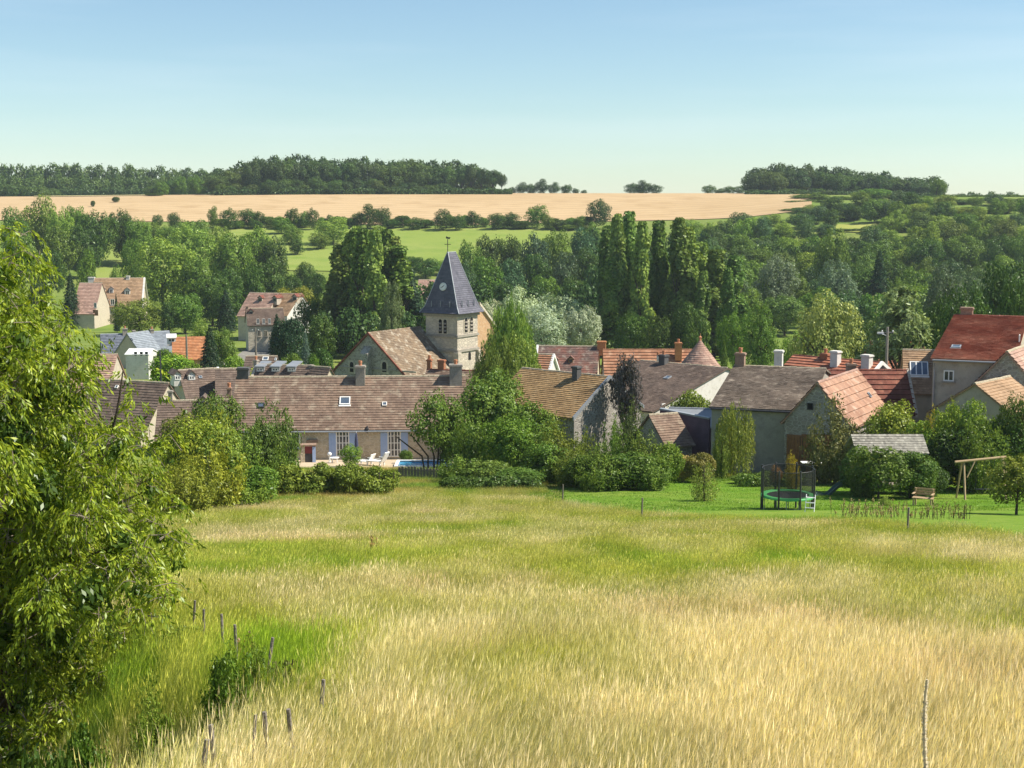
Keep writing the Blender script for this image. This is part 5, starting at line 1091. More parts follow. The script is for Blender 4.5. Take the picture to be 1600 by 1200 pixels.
# --- hilltop woods
R5 = random.Random(55)
def curve(pts, x): return float(np.interp(x, [p[0] for p in pts], [p[1] for p in pts]))
def seg(px, marks):
    for x, t in marks:
        if px < x: return t
    return marks[-1][1]
def cword(c): return 'dark green' if c in (DG, FARG) else 'light green' if c == LG else 'mid green'
SKYM = [(430, 'over the pink roofed house'), (520, 'over the yellow bushes'), (640, 'over the church poplars'), (760, 'over the church spire'), (1240, 'over the barn'), (1350, 'over the catalpa'), (1420, 'over the cedar'), (1700, 'over the tall red roof')]
def wood(x0, x1, step, tops, Y, what, group, w=(26, 38), cols=(FARG, FARG2), kind='broad', jy=6, jt=4):
    x = x0
    while x <= x1:
        px = x + R5.uniform(-.3, .3) * step; c = R5.choice(cols); ww = R5.uniform(*w)
        tree(kind, px, curve(tops, x) + R5.uniform(-jt * .6, jt), ww, Y + R5.uniform(-jy, jy), c, ('wide ' if ww > (w[0] + w[1]) / 2 else 'narrow ') + cword(c) + ' ' + what + ' ' + seg(px, SKYM), group, parts=False); x += step
FAR_LIB = []
def far_crown(seed, n=2600):
    r = np.random.default_rng(seed); B = [(0, 0, .5, .34)]
    for i in range(20): d = unit(r.normal(size=3)); q = r.uniform(.15, .22); B.append((d[0] * (.5 - q), d[1] * (.5 - q), .5 + d[2] * (.48 - q), q))
    P, d, k = shell(B, n, r, .25, .9); N = d + r.normal(size=d.shape) * .5 + np.array([0, 0, .3]); return leaf_quads(P, N, .085 * r.uniform(.7, 1.3, len(P)), .62, r)
FAR_LIB = [far_crown(700 + i) for i in range(4)]
def wood_mass(name, label, rows, col):
    """many crowns too far or too hidden to pick apart, joined into one stuff object; rows: (x0, x1, step, tops, Y, w)"""
    Vs, Qs, Ts, nv = [], [], [], 0
    for x0, x1, step, tops, Y, w in rows:
        x = x0
        while x <= x1:
            px = x + R5.uniform(-.3, .3) * step; yy = Y + R5.uniform(-6, 6); q = at(px, curve(tops, x) + R5.uniform(-3, 4), yy); g = H(q.x, yy) - .3; h = max(1, q.z - g); ww = R5.uniform(*w) * yy / F
            V, Q, t = FAR_LIB[R5.randrange(4)]; a = R5.uniform(0, 6.28); c, s_ = math.cos(a), math.sin(a); U = np.stack([(V[:, 0] * c - V[:, 1] * s_) * ww + q.x, (V[:, 0] * s_ + V[:, 1] * c) * ww + yy, V[:, 2] * h + g], -1)
            Vs.append(U); Qs.append(Q + nv); Ts.append(np.clip(t + R5.uniform(-.15, .15), 0, 1)); nv += len(V); x += step
    o = link(name, np_mesh(name, np.concatenate(Vs), np.concatenate(Qs), M_LEAF, np.concatenate(Ts))); o.color = (*col, 1); return tag(o, label, None, None, 'stuff')
def scrub(px0, px1, top, Y, label, col=FARG):
    a, b = at(px0, top, Y), at(px1, top, Y); L = b.x - a.x; r = np.random.default_rng(abs(int(px0))); m0 = (a.x + b.x) / 2; V, Q, T, nv = [], [], [], 0
    n = int(L * 130); x = r.uniform(a.x, b.x, n); y = Y + r.normal(0, 1.5, n); h = (a.z - Hn(m0, Y)) * (.55 + .5 * fbm(x / 4, x * 0, 4)); z = Hn(x, y) + h * r.uniform(-.1, 1, n)
    V, Q, t = leaf_quads(np.stack([x, y, z], -1), r.normal(size=(n, 3)) + np.array([0, -.6, .6]), .9 * r.uniform(.6, 1.3, n), .6, r); o = link('undergrowth', np_mesh('undergrowth', V, Q, M_LEAF, t)); o.color = (*col, 1); tag(o, label, None, None, 'stuff')
G1 = 'trees of the long wood on the skyline'
tA = [(340, 266), (362, 255), (380, 246), (420, 243), (470, 240), (520, 245), (560, 244), (600, 248), (650, 244), (700, 249), (740, 258), (770, 268), (792, 276)]
wood_mass('hilltop_wood', 'back rows of the long dark wood on the hilltop skyline', [(345, 765, 15, tA, 640, (30, 44))], FARG); wood(340, 705, 18, [(a, b + 5) for a, b in tA], 616, 'tall tree in the long hilltop wood', G1, (36, 54)); wood(345, 700, 13, [(340, 288), (420, 280), (700, 284)], 602, 'low front tree of the long hilltop wood', G1, (20, 32), jt=8)
scrub(335, 800, 293, 598, 'undergrowth along the foot of the long hilltop wood')
for px, tp, ww, lb in ((722, 262, 26, 'bare trunked tree still joined to the dense part of the hilltop wood'), (736, 258, 28, 'tallest of the bare trunked trees ending the hilltop wood'), (752, 263, 28, 'bare trunked tree in the middle of the thin end of the hilltop wood'), (770, 266, 30, 'bare trunked tree with sky on both sides of its stem'), (784, 272, 18, 'outermost small tree leaning over the field at the hilltop wood')): tree('tall', px, tp, ww, 614, FARG, lb, 'bare trunked trees at the end of the hilltop wood', parts=True)
for px in (716, 732, 748, 763, 778, 792): tree('bush', px, 294 + R5.uniform(-3, 3), 18, 612, FARG2, 'low scrub under the bare trunked trees of the hilltop wood', 'scrub under the hilltop trees', parts=False)
tB = [(-20, 256), (40, 255), (90, 252), (170, 254), (260, 258), (345, 264)]
wood_mass('far_wood', 'low bluish far wood on the skyline above the pale stubble', [(-15, 345, 14, tB, 760, (24, 36)), (-15, 345, 15, [(-20, 272), (345, 276)], 725, (22, 32)), (-10, 80, 15, [(-20, 286), (80, 290)], 660, (20, 28))], FARG2)
wood(232, 345, 17, [(230, 288), (300, 274), (345, 280)], 640, 'tree joining the far and long woods', G1, (22, 34), (FARG2, MG)); scrub(-20, 345, 291, 700, 'undergrowth along the foot of the far wood')
G3, L3 = 'low trees on the skyline between the woods', 'low round tree on the bare skyline beside the long wood'
for px, tp, w in ((800, 292, 16), (815, 284, 22), (830, 286, 20), (848, 279, 26), (866, 284, 22), (884, 287, 22), (900, 294, 14), (912, 296, 12)): tree('round', px, tp, w, 690, FARG, L3, G3, parts=False)
for px, tp, w, lb in ((988, 285, 30, 'wide dark tree of the lone clump on the skyline'), (1006, 281, 28, 'tallest tree of the lone clump on the skyline'), (1024, 287, 26, 'end tree of the lone clump on the skyline'), (1000, 292, 18, 'small pale bush at the front of the lone skyline clump')): tree('round', px, tp, w, 670, FARG if w > 20 else MG, lb, 'lone clump on the skyline', parts=False)
for px, tp, w in ((1108, 288, 24), (1125, 294, 20), (1140, 290, 24), (1157, 289, 24)): tree('round', px, tp, w, 660, FARG2, 'small round tree on the skyline before the second wood', 'skyline trees before the second wood', parts=False)
G4 = 'trees of the second wood on the skyline'
tC = [(1168, 262), (1200, 255), (1250, 255), (1300, 259), (1350, 264), (1400, 271), (1440, 277), (1468, 275), (1480, 300)]
wood_mass('second_wood', 'back rows of the second hilltop wood beyond the tan field', [(1180, 1470, 14, tC, 640, (28, 40))], FARG); wood(1176, 1470, 17, [(a, b + 6) for a, b in tC], 615, 'tall tree in the second hilltop wood', G4, (34, 50)); wood(1176, 1360, 13, [(1170, 294), (1360, 296)], 602, 'low front tree of the second hilltop wood', G4, (20, 30))
scrub(1165, 1480, 297, 598, 'undergrowth along the foot of the second hilltop wood')
wood_mass('farthest_wood', 'farthest strip of wood on the skyline beyond the hillside', [(1480, 1640, 12, [(1470, 303), (1530, 300), (1640, 298)], 700, (20, 28))], FARG2)
# --- hedge trees along the foot of the wheat
HG = 'hedge trees along the foot of the wheat field'
for px, tp, w, c in ((332, 322, 20, MG), (357, 323, 30, DG), (386, 324, 36, DG), (405, 330, 24, DG), (455, 323, 28, DG), (474, 330, 22, MG), (488, 323, 22, DG), (516, 334, 16, DG), (560, 330, 30, DG), (576, 318, 40, DG), (598, 322, 30, DG), (648, 338, 34, DG), (690, 326, 38, DG), (716, 334, 30, DG), (740, 329, 28, DG),
                     (775, 331, 34, DG), (800, 330, 30, DG), (838, 318, 42, MG), (856, 336, 26, MG), (905, 336, 30, MG), (935, 311, 46, FARG), (870, 344, 40, DG), (885, 350, 40, MG), (968, 336, 34, MG), (270, 330, 24, DG), (245, 334, 22, DG)):
    tree('round', px, tp, w, 474 + R5.uniform(-4, 4), c, ('wide ' if w > 32 else 'small ') + cword(c) + ' round tree of the hedge under the wheat, above ' + seg(px, [(280, 'the dark grove'), (420, 'the large pale tree'), (530, 'the light green dome'), (620, 'the church poplars'), (760, 'the spire'), (1000, 'the willows')]) if px != 935 else 'dark dome shaped tree alone against the tan wheat', HG if px != 935 else None, parts=False)
for px, tp, w, Y in ((240, 301, 30, 600), (181, 306, 14, 560), (145, 312, 8, 540)): tree('bush', px, tp, w, Y, DG, {240: 'wide dark bush at the corner of the wheat and the wood', 181: 'single small bush in the middle of the pale stubble', 145: 'tiny bush at the edge of the stubble'}[px], parts=False)
# --- trees across the valley side, beyond the manor
T1 = [('fine', 60, 305, 74, 400, LG, 'tall light green tree rising over the edge of the stubble'), ('fine', 92, 312, 50, 395, LG, 'light green tree beside the tallest pale one'), ('broad', 20, 322, 50, 390, MG, 'mid green tree at the picture edge above the hanging leaves'), ('broad', 118, 313, 46, 410, MG, 'rounded tree between the pale and the dark trees'),
      ('broad', 150, 320, 70, 398, DG, 'big dark tree in the grove above the manor'), ('broad', 190, 318, 50, 405, DG, 'dark tree with pointed top in the grove above the manor'), ('broad', 215, 333, 50, 400, MG, 'smaller tree at the end of the dark grove'), ('broad', 128, 350, 60, 380, DG, 'dark lower tree under the grove above the manor'), ('broad', 90, 350, 60, 375, MG, 'shaded tree below the pale trees'),
      ('broad', 30, 360, 70, 365, MG, 'broad tree half hidden by the top of the hanging leaves'), ('fine', 290, 346, 90, 370, LG, 'wide light green tree below the hedge and wheat'), ('broad', 340, 352, 60, 380, LG, 'light green tree at the corner of the hill meadow'), ('fine', 252, 365, 112, 325, LG, 'large pale rounded tree standing above the manor roof'), ('broad', 205, 370, 40, 350, MG, 'tree between the dark grove and the large pale tree'),
      ('broad', 300, 400, 70, 318, MG, 'mid green tree beside the large pale tree'), ('broad', 365, 362, 80, 345, MG, 'bulky tree at the edge of the hill meadow'), ('broad', 400, 352, 70, 355, MG, 'tree with dense dark crown beside the hill meadow'), ('broad', 425, 365, 60, 350, DG, 'dark tree leaning over the hill meadow'), ('broad', 410, 400, 70, 320, DG, 'dark tree above the pink roofed house'),
      ('broad', 360, 405, 70, 315, DG, 'dark tree in the hollow behind the cypress'), ('round', 135, 390, 36, 305, MG, 'small round tree directly behind the manor chimney'), ('round', 178, 409, 24, 310, MG, 'small bright round tree behind the manor ridge'), ('conifer', 109, 424, 40, 285, DKCON, 'dark pointed conifer at the end of the manor wing'),
      ('fine', 215, 459, 92, 268, OLV, 'wide olive green tree hiding the front of the manor'), ('conifer', 181, 457, 12, 275, DKCON, 'slim dark cypress against the manor wall'), ('broad', 288, 452, 60, 272, MG, 'round green tree beside the olive one'), ('broad', 330, 425, 70, 290, DG, 'dark tree between the manor and the road'), ('broad', 352, 440, 64, 282, DG, 'dark bushy tree over the village road'), ('broad', 390, 415, 60, 300, DG, 'dark tree behind the pink roofed house'),
      ('conifer', 327, 506, 44, 188, DKCON, 'broad dark cypress beside the bright orange roof'), ('broad', 345, 507, 50, 198, MG, 'green tree behind the dark cypress'), ('broad', 312, 499, 36, 225, LG, 'yellowish green tree over the orange roof'), ('broad', 263, 470, 40, 270, DG, 'dark tree behind the slate roofs'), ('conifer', 352, 450, 40, 275, DKCON, 'tall dark conifer above the village road'),
      ('bush', 60, 430, 40, 300, DG, 'grey green thicket on the meadow behind the manor'), ('broad', 75, 385, 50, 345, DG, 'dark tree on the meadow slope behind the manor'),
      ('round', 520, 339, 64, 440, LG, 'light green dome shaped tree in the hill meadow'), ('round', 500, 362, 40, 430, MG, 'small tree at the foot of the light green dome'), ('broad', 455, 352, 40, 440, MG, 'bushy tree in the middle of the hill meadow'), ('broad', 465, 372, 30, 420, DG, 'dark shrubby tree on the hill meadow'), ('broad', 478, 408, 40, 360, DG, 'low tree below the hill meadow beside the poplars'), ('bush', 452, 424, 44, 345, DG, 'dark scrub above the yellow bushes'), ('bush', 430, 420, 36, 348, MG, 'scrub beside the pale track'), ('bush', 492, 420, 44, 340, DG, 'dark scrub left of the poplar grove'.replace('left of', 'before')),
      ('bush', 440, 443, 46, 300, (.24, .24, .03), 'yellow flowering bush behind the tan roofed house'), ('bush', 470, 441, 50, 302, (.22, .24, .03), 'second yellow bush, nearer the poplar grove'),
      ('broad', 490, 452, 60, 235, DG, 'dark tree between the tan roofed house and the poplar grove'), ('broad', 500, 490, 60, 215, DG, 'dark shaded tree at the foot of the poplar grove'), ('bush', 450, 485, 60, 205, DKCON, 'dark rounded yew in front of the pale houses'), ('conifer', 432, 488, 36, 208, DKCON, 'dark clipped conifer beside the yellow stone house'), ('conifer', 477, 515, 30, 180, BLUE, 'small bluish spruce below the dark yew'), ('bush', 455, 545, 44, 172, MG, 'bright shrub behind the dormered row'), ('bush', 490, 548, 22, 170, MG, 'small bright shrub behind the dark end house'), ('bush', 500, 535, 44, 178, DG, 'dark shrub beside the church gable')]
for k, px, tp, w, Y, c, lb in T1: tree(k, px, tp, w, Y, c, lb)
# poplar grove by the church
for px, tp, w in ((535, 400, 50), (575, 385, 54), (600, 395, 54), (617, 372, 40), (556, 356, 40), (594, 357, 40)): tree('poplar', px, tp, w * 1.5, 236 + R5.uniform(-6, 6), POP, {535: 'light lower poplar at the outer side of the church grove', 575: 'broad light poplar low in the church grove', 600: 'broad light poplar over the silvery young one', 617: 'light poplar nearest the spire tip', 556: 'light pointed poplar at the top of the church grove', 594: 'second light pointed poplar at the top of the church grove'}[px], 'poplars beside the church')
for px, tp, w, c, lb in ((528, 385, 40, POPD, 'dark outer poplar of the grove beside the church'), (546, 366, 40, POP, 'pointed poplar second from the dark outer one by the church'), (566, 360, 40, POPD, 'tall poplar in the middle of the church grove'), (586, 362, 38, POP, 'slender pale topped poplar of the church grove'), (603, 361, 38, POPD, 'tall poplar at the far side of the church grove'), (624, 386, 44, POPD, 'shorter broad poplar beside the church spire'), (637, 420, 40, (.05, .09, .04), 'low dark poplar almost touching the spire'), (556, 440, 50, POPD, 'dark lower poplar at the foot of the church grove')):
    tree('poplar', px, tp, w * 1.6, 232 + R5.uniform(-6, 6), c, lb, 'poplars beside the church')
tree('fine', 610, 432, 46, 215, (.13, .17, .075), 'pale silvery young poplar before the grove by the church', name='poplar_tree'); tree('broad', 645, 450, 40, 245, DG, 'dark tree between the poplar grove and the spire'); tree('broad', 665, 400, 50, 380, DG, 'tree on the meadow edge behind the spire tip'); tree('broad', 690, 405, 44, 385, MG, 'small tree on the meadow edge beside the spire tip'); tree('broad', 640, 398, 40, 400, DG, 'low tree at the lower edge of the hill meadow')
# wood behind the tower
G6, L6 = 'trees of the wood behind the church tower', 'bluish green tree in the dense wood behind the church tower'
for px, tp, w, Y in ((735, 372, 50, 330), (765, 360, 56, 345), (800, 358, 60, 350), (835, 362, 56, 340), (870, 356, 60, 350), (905, 352, 60, 345), (725, 410, 50, 310), (760, 400, 60, 315), (800, 398, 60, 318), (840, 395, 60, 320), (880, 392, 60, 318), (915, 385, 60, 322), (745, 440, 50, 295), (785, 435, 56, 298), (850, 425, 60, 300), (895, 430, 60, 296), (925, 345, 40, 380), (700, 440, 40, 330)):
    tree('broad', px, tp, w, Y, (cc := R5.choice((MG, (.075, .135, .055), DG))), cword(cc) + ' tree of the dense wood, ' + ('top row' if Y > 328 else 'middle row' if Y > 306 else 'lower row') + ', ' + seg(px, [(750, 'just behind the spire'), (810, 'over the weeping birch'), (880, 'over the silvery willows'), (1000, 'beside the tall poplar row')]), G6)
for px, tp, w, Y, lb in ((812, 448, 92, 222, 'silvery willow, the pale middle one behind the orange roofs'), (872, 446, 96, 226, 'silvery willow with the widest rounded crown'), (908, 468, 72, 220, 'silvery willow at the foot of the poplar row'), (762, 458, 74, 224, 'silvery willow just behind the church tower'), (848, 474, 90, 212, 'lower silvery willow above the mottled roof'), (1090, 385, 60, 330, 'pale greyish tree behind the poplar row')): tree('fine', px, tp, w, Y, SILV, lb, name='willow_tree')
for px, tp, w, c, lb in ((948, 350, 30, POPD, 'dark first poplar of the tall row'), (965, 332, 34, POP, 'tall light poplar near the start of the row'), (984, 328, 34, POP, 'tallest pale poplar of the tall row'), (1003, 344, 34, POP, 'pale poplar in the middle of the tall row'), (1030, 342, 36, POPD, 'dark slim poplar standing a little apart in the row'), (1062, 338, 44, POPD, 'dark broad poplar at the end of the tall row'), (1078, 352, 36, POP, 'lighter poplar tucked against the dark end one'), (955, 400, 40, POPD, 'shorter poplar at the foot of the tall row'), (1016, 420, 30, POP, 'young poplar between the tall ones')):
    tree('poplar', px, tp + 5, w * 1.6, 226 + R5.uniform(-6, 6), c, lb, 'tall poplar row above the orange roofs')
tree('poplar', 1100, 425, 44, 214, POPD, 'dark shorter poplar beyond the conical dovecote'); tree('poplar', 1138, 420, 44, 218, POPD, 'dark shorter poplar farther from the dovecote'); tree('broad', 1030, 480, 60, 205, DG, 'dark undergrowth tree beneath the tall poplar row'); tree('broad', 1075, 470, 60, 205, DG, 'dark tree just behind the conical dovecote'); tree('broad', 985, 480, 60, 208, DG, 'dark tree above the orange roof ridge')
wood_mass('valley_wood', 'dark wood of the valley floor behind the tall poplar row and the church', [(x0, x1, st, [(0, tp), (2000, tp)], Y, (st * 1.2, st * 1.6)) for Y, x0, x1, st, tp in ((262, 640, 1150, 40, 440), (245, 690, 1150, 42, 468), (290, 930, 1150, 36, 410), (330, 930, 1130, 34, 378), (365, 930, 1120, 32, 356), (228, 500, 660, 40, 480), (232, 880, 1160, 36, 495))], (.060, .115, .030))
wood_mass('hillside_thicket', 'thicket of low growth between the trees of the wooded hillside', [(x0, 1660, 24, tp, Y, (34, 50)) for x0, Y, tp in ((1475, 578, [(1475, 309), (1660, 306)]), (1285, 560, [(1285, 314), (1475, 316), (1660, 312)]), (1250, 545, [(1250, 318), (1340, 326), (1480, 318), (1660, 318)]), (1235, 515, [(1235, 330), (1320, 338), (1400, 322), (1660, 318)]), (1180, 485, [(1180, 346), (1300, 342), (1400, 328), (1660, 326)]), (1100, 455, [(1100, 352), (1300, 366), (1390, 346), (1660, 338)]), (1090, 420, [(1090, 362), (1300, 372), (1660, 350)]), (1100, 385, [(1100, 380), (1660, 370)]))], (.095, .165, .028))
for k, px, tp, w, Y, c, lb in [('fine', 1252, 303, 40, 568, MG, 'lumpy tree just left of the last strip of tan field'.replace('left of', 'before')), ('broad', 1345, 300, 44, 560, LG, 'light tree hiding the end of the tan field'), ('broad', 1420, 318, 50, 520, LG, 'light round tree high on the slope above the cedar top'), ('broad', 1300, 336, 60, 330, MG, 'mid green tree reaching up to the dry clearing')]: tree(k, px, tp, w, Y, c, lb)
for px, tp, w, Y in ((300, 338, 60, 425), (228, 346, 56, 432), (262, 352, 50, 424), (440, 338, 36, 462), (420, 372, 40, 400)): tree('broad', px, tp, w, Y, MG, {300: 'mid green tree behind the wide light green one', 228: 'mid green tree at the end of the dark grove', 262: 'tree filling the gap behind the large pale tree', 440: 'tree at the upper corner of the hill meadow', 420: 'tree on the meadow edge above the pink roofed house'}[px])
# wooded hillside
G7, L7 = 'trees covering the wooded hillside', 'tree of the mixed wood covering the hillside beyond the roofs'
rows = [(500, 1245, 1650, 26, [(1200, 330), (1300, 312), (1400, 300), (1480, 312), (1560, 306), (1640, 304)]), (470, 1160, 1650, 28, [(1100, 334), (1200, 336), (1300, 322), (1400, 312), (1500, 316), (1640, 314)]), (440, 1080, 1650, 30, [(1080, 336), (1150, 344), (1300, 342), (1400, 330), (1500, 328), (1640, 326)]),
        (405, 1090, 1650, 34, [(1080, 352), (1200, 366), (1300, 372), (1400, 352), (1500, 345), (1640, 342)]), (370, 1110, 1650, 38, [(1080, 372), (1200, 384), (1300, 388), (1400, 378), (1500, 368), (1640, 364)]), (335, 1110, 1650, 42, [(1080, 400), (1200, 405), (1300, 404), (1400, 400), (1640, 390)]),
        (300, 1120, 1650, 46, [(1080, 425), (1200, 430), (1300, 425), (1400, 420), (1640, 410)]), (265, 1120, 1650, 52, [(1080, 455), (1200, 455), (1300, 445), (1640, 435)])]
for Y, x0, x1, st, tops in rows:
    x = x0
    while x < x1:
        px = x + R5.uniform(-.3, .3) * st; yy = Y + R5.uniform(-10, 10)
        if not (425 < Y < 450 and 1305 < px < 1378):
            kd = R5.choice(('broad', 'broad', 'fine', 'round')); cc = R5.choice((MG, MG, DG, LG, LG, (.09, .155, .055), (.075, .13, .04), (.13, .20, .04)))
            tree(kd, px, curve(tops, px) + R5.uniform(-8, 8), st * R5.uniform(1.15, 1.8), yy, cc, cword(cc) + {'broad': ' lumpy', 'fine': ' finely leaved', 'round': ' rounded'}[kd] + ' tree ' + ('near the hill crest' if Y > 480 else 'high on the slope' if Y > 420 else 'halfway up the slope' if Y > 350 else 'low on the slope') + ' ' + seg(px, [(1160, 'above the dovecote'), (1240, 'above the barn'), (1310, 'above the catalpa'), (1360, 'above the lamp pole'), (1450, 'above the cedar'), (1540, 'above the tall house chimney'), (1900, 'above the tall red roof')]), G7, parts=Y < 320)
        x += st
for k, px, tp, w, Y, c, lb in [('fine', 1275, 300, 44, 560, MG, 'tree standing before the second hilltop wood at the field end'), ('fine', 1310, 306, 40, 555, MG, 'rounded tree at the corner of the tan field'), ('fine', 1365, 292, 60, 545, MG, 'big light tree before the second hilltop wood'), ('fine', 1465, 275, 30, 560, MG, 'tall tree ending the second hilltop wood'), ('broad', 1410, 302, 60, 540, MG, 'tree on the slope under the second wood'), ('broad', 1500, 308, 50, 545, MG, 'tree where the hillside meets the sky'),
        ('fine', 1210, 395, 80, 300, GREYG, 'greyish rounded tree on the lower wooded slope'), ('fine', 1310, 400, 80, 285, GREYG, 'greyish willow above the pale flowering tree'), ('conifer', 1375, 388, 56, 290, DKCON, 'dark pointed conifer in the wooded slope'), ('fine', 1190, 470, 70, 190, MG, 'green tree behind the barn roof ridge'), ('fine', 1150, 475, 60, 200, MG, 'green tree behind the barn chimney'), ('conifer', 1132, 530, 26, 165, MG, 'small green cypress behind the conical roof'),
        ('fine', 1288, 446, 128, 150, (.27, .37, .09), 'pale flowering catalpa tree behind the cottage chimneys'), ('broad', 1245, 500, 60, 160, LG, 'light green tree at the foot of the catalpa'), ('cedar', 1408, 442, 165, 135, (.21, .26, .115), 'large greyish green cedar with layered branches behind the utility pole'), ('broad', 1350, 500, 60, 165, DG, 'dark tree between the catalpa and the cedar'),
        ('broad', 1512, 440, 100, 128, DG, 'dark dense tree behind the tall red roofed house'), ('broad', 1575, 384, 110, 150, (.05, .10, .025), 'big dark green tree above the tall red roof'), ('broad', 1590, 430, 70, 132, DG, 'dark tree at the picture edge behind the red roof'), ('broad', 1470, 455, 60, 140, DG, 'dark tree beside the cedar'), ('fine', 1480, 415, 80, 200, (.10, .14, .075), 'pale greyish tree above the cedar'), ('broad', 1400, 500, 90, 150, DG, 'dark shaded tree under the cedar')]: tree(k, px, tp, w, Y, c, lb)
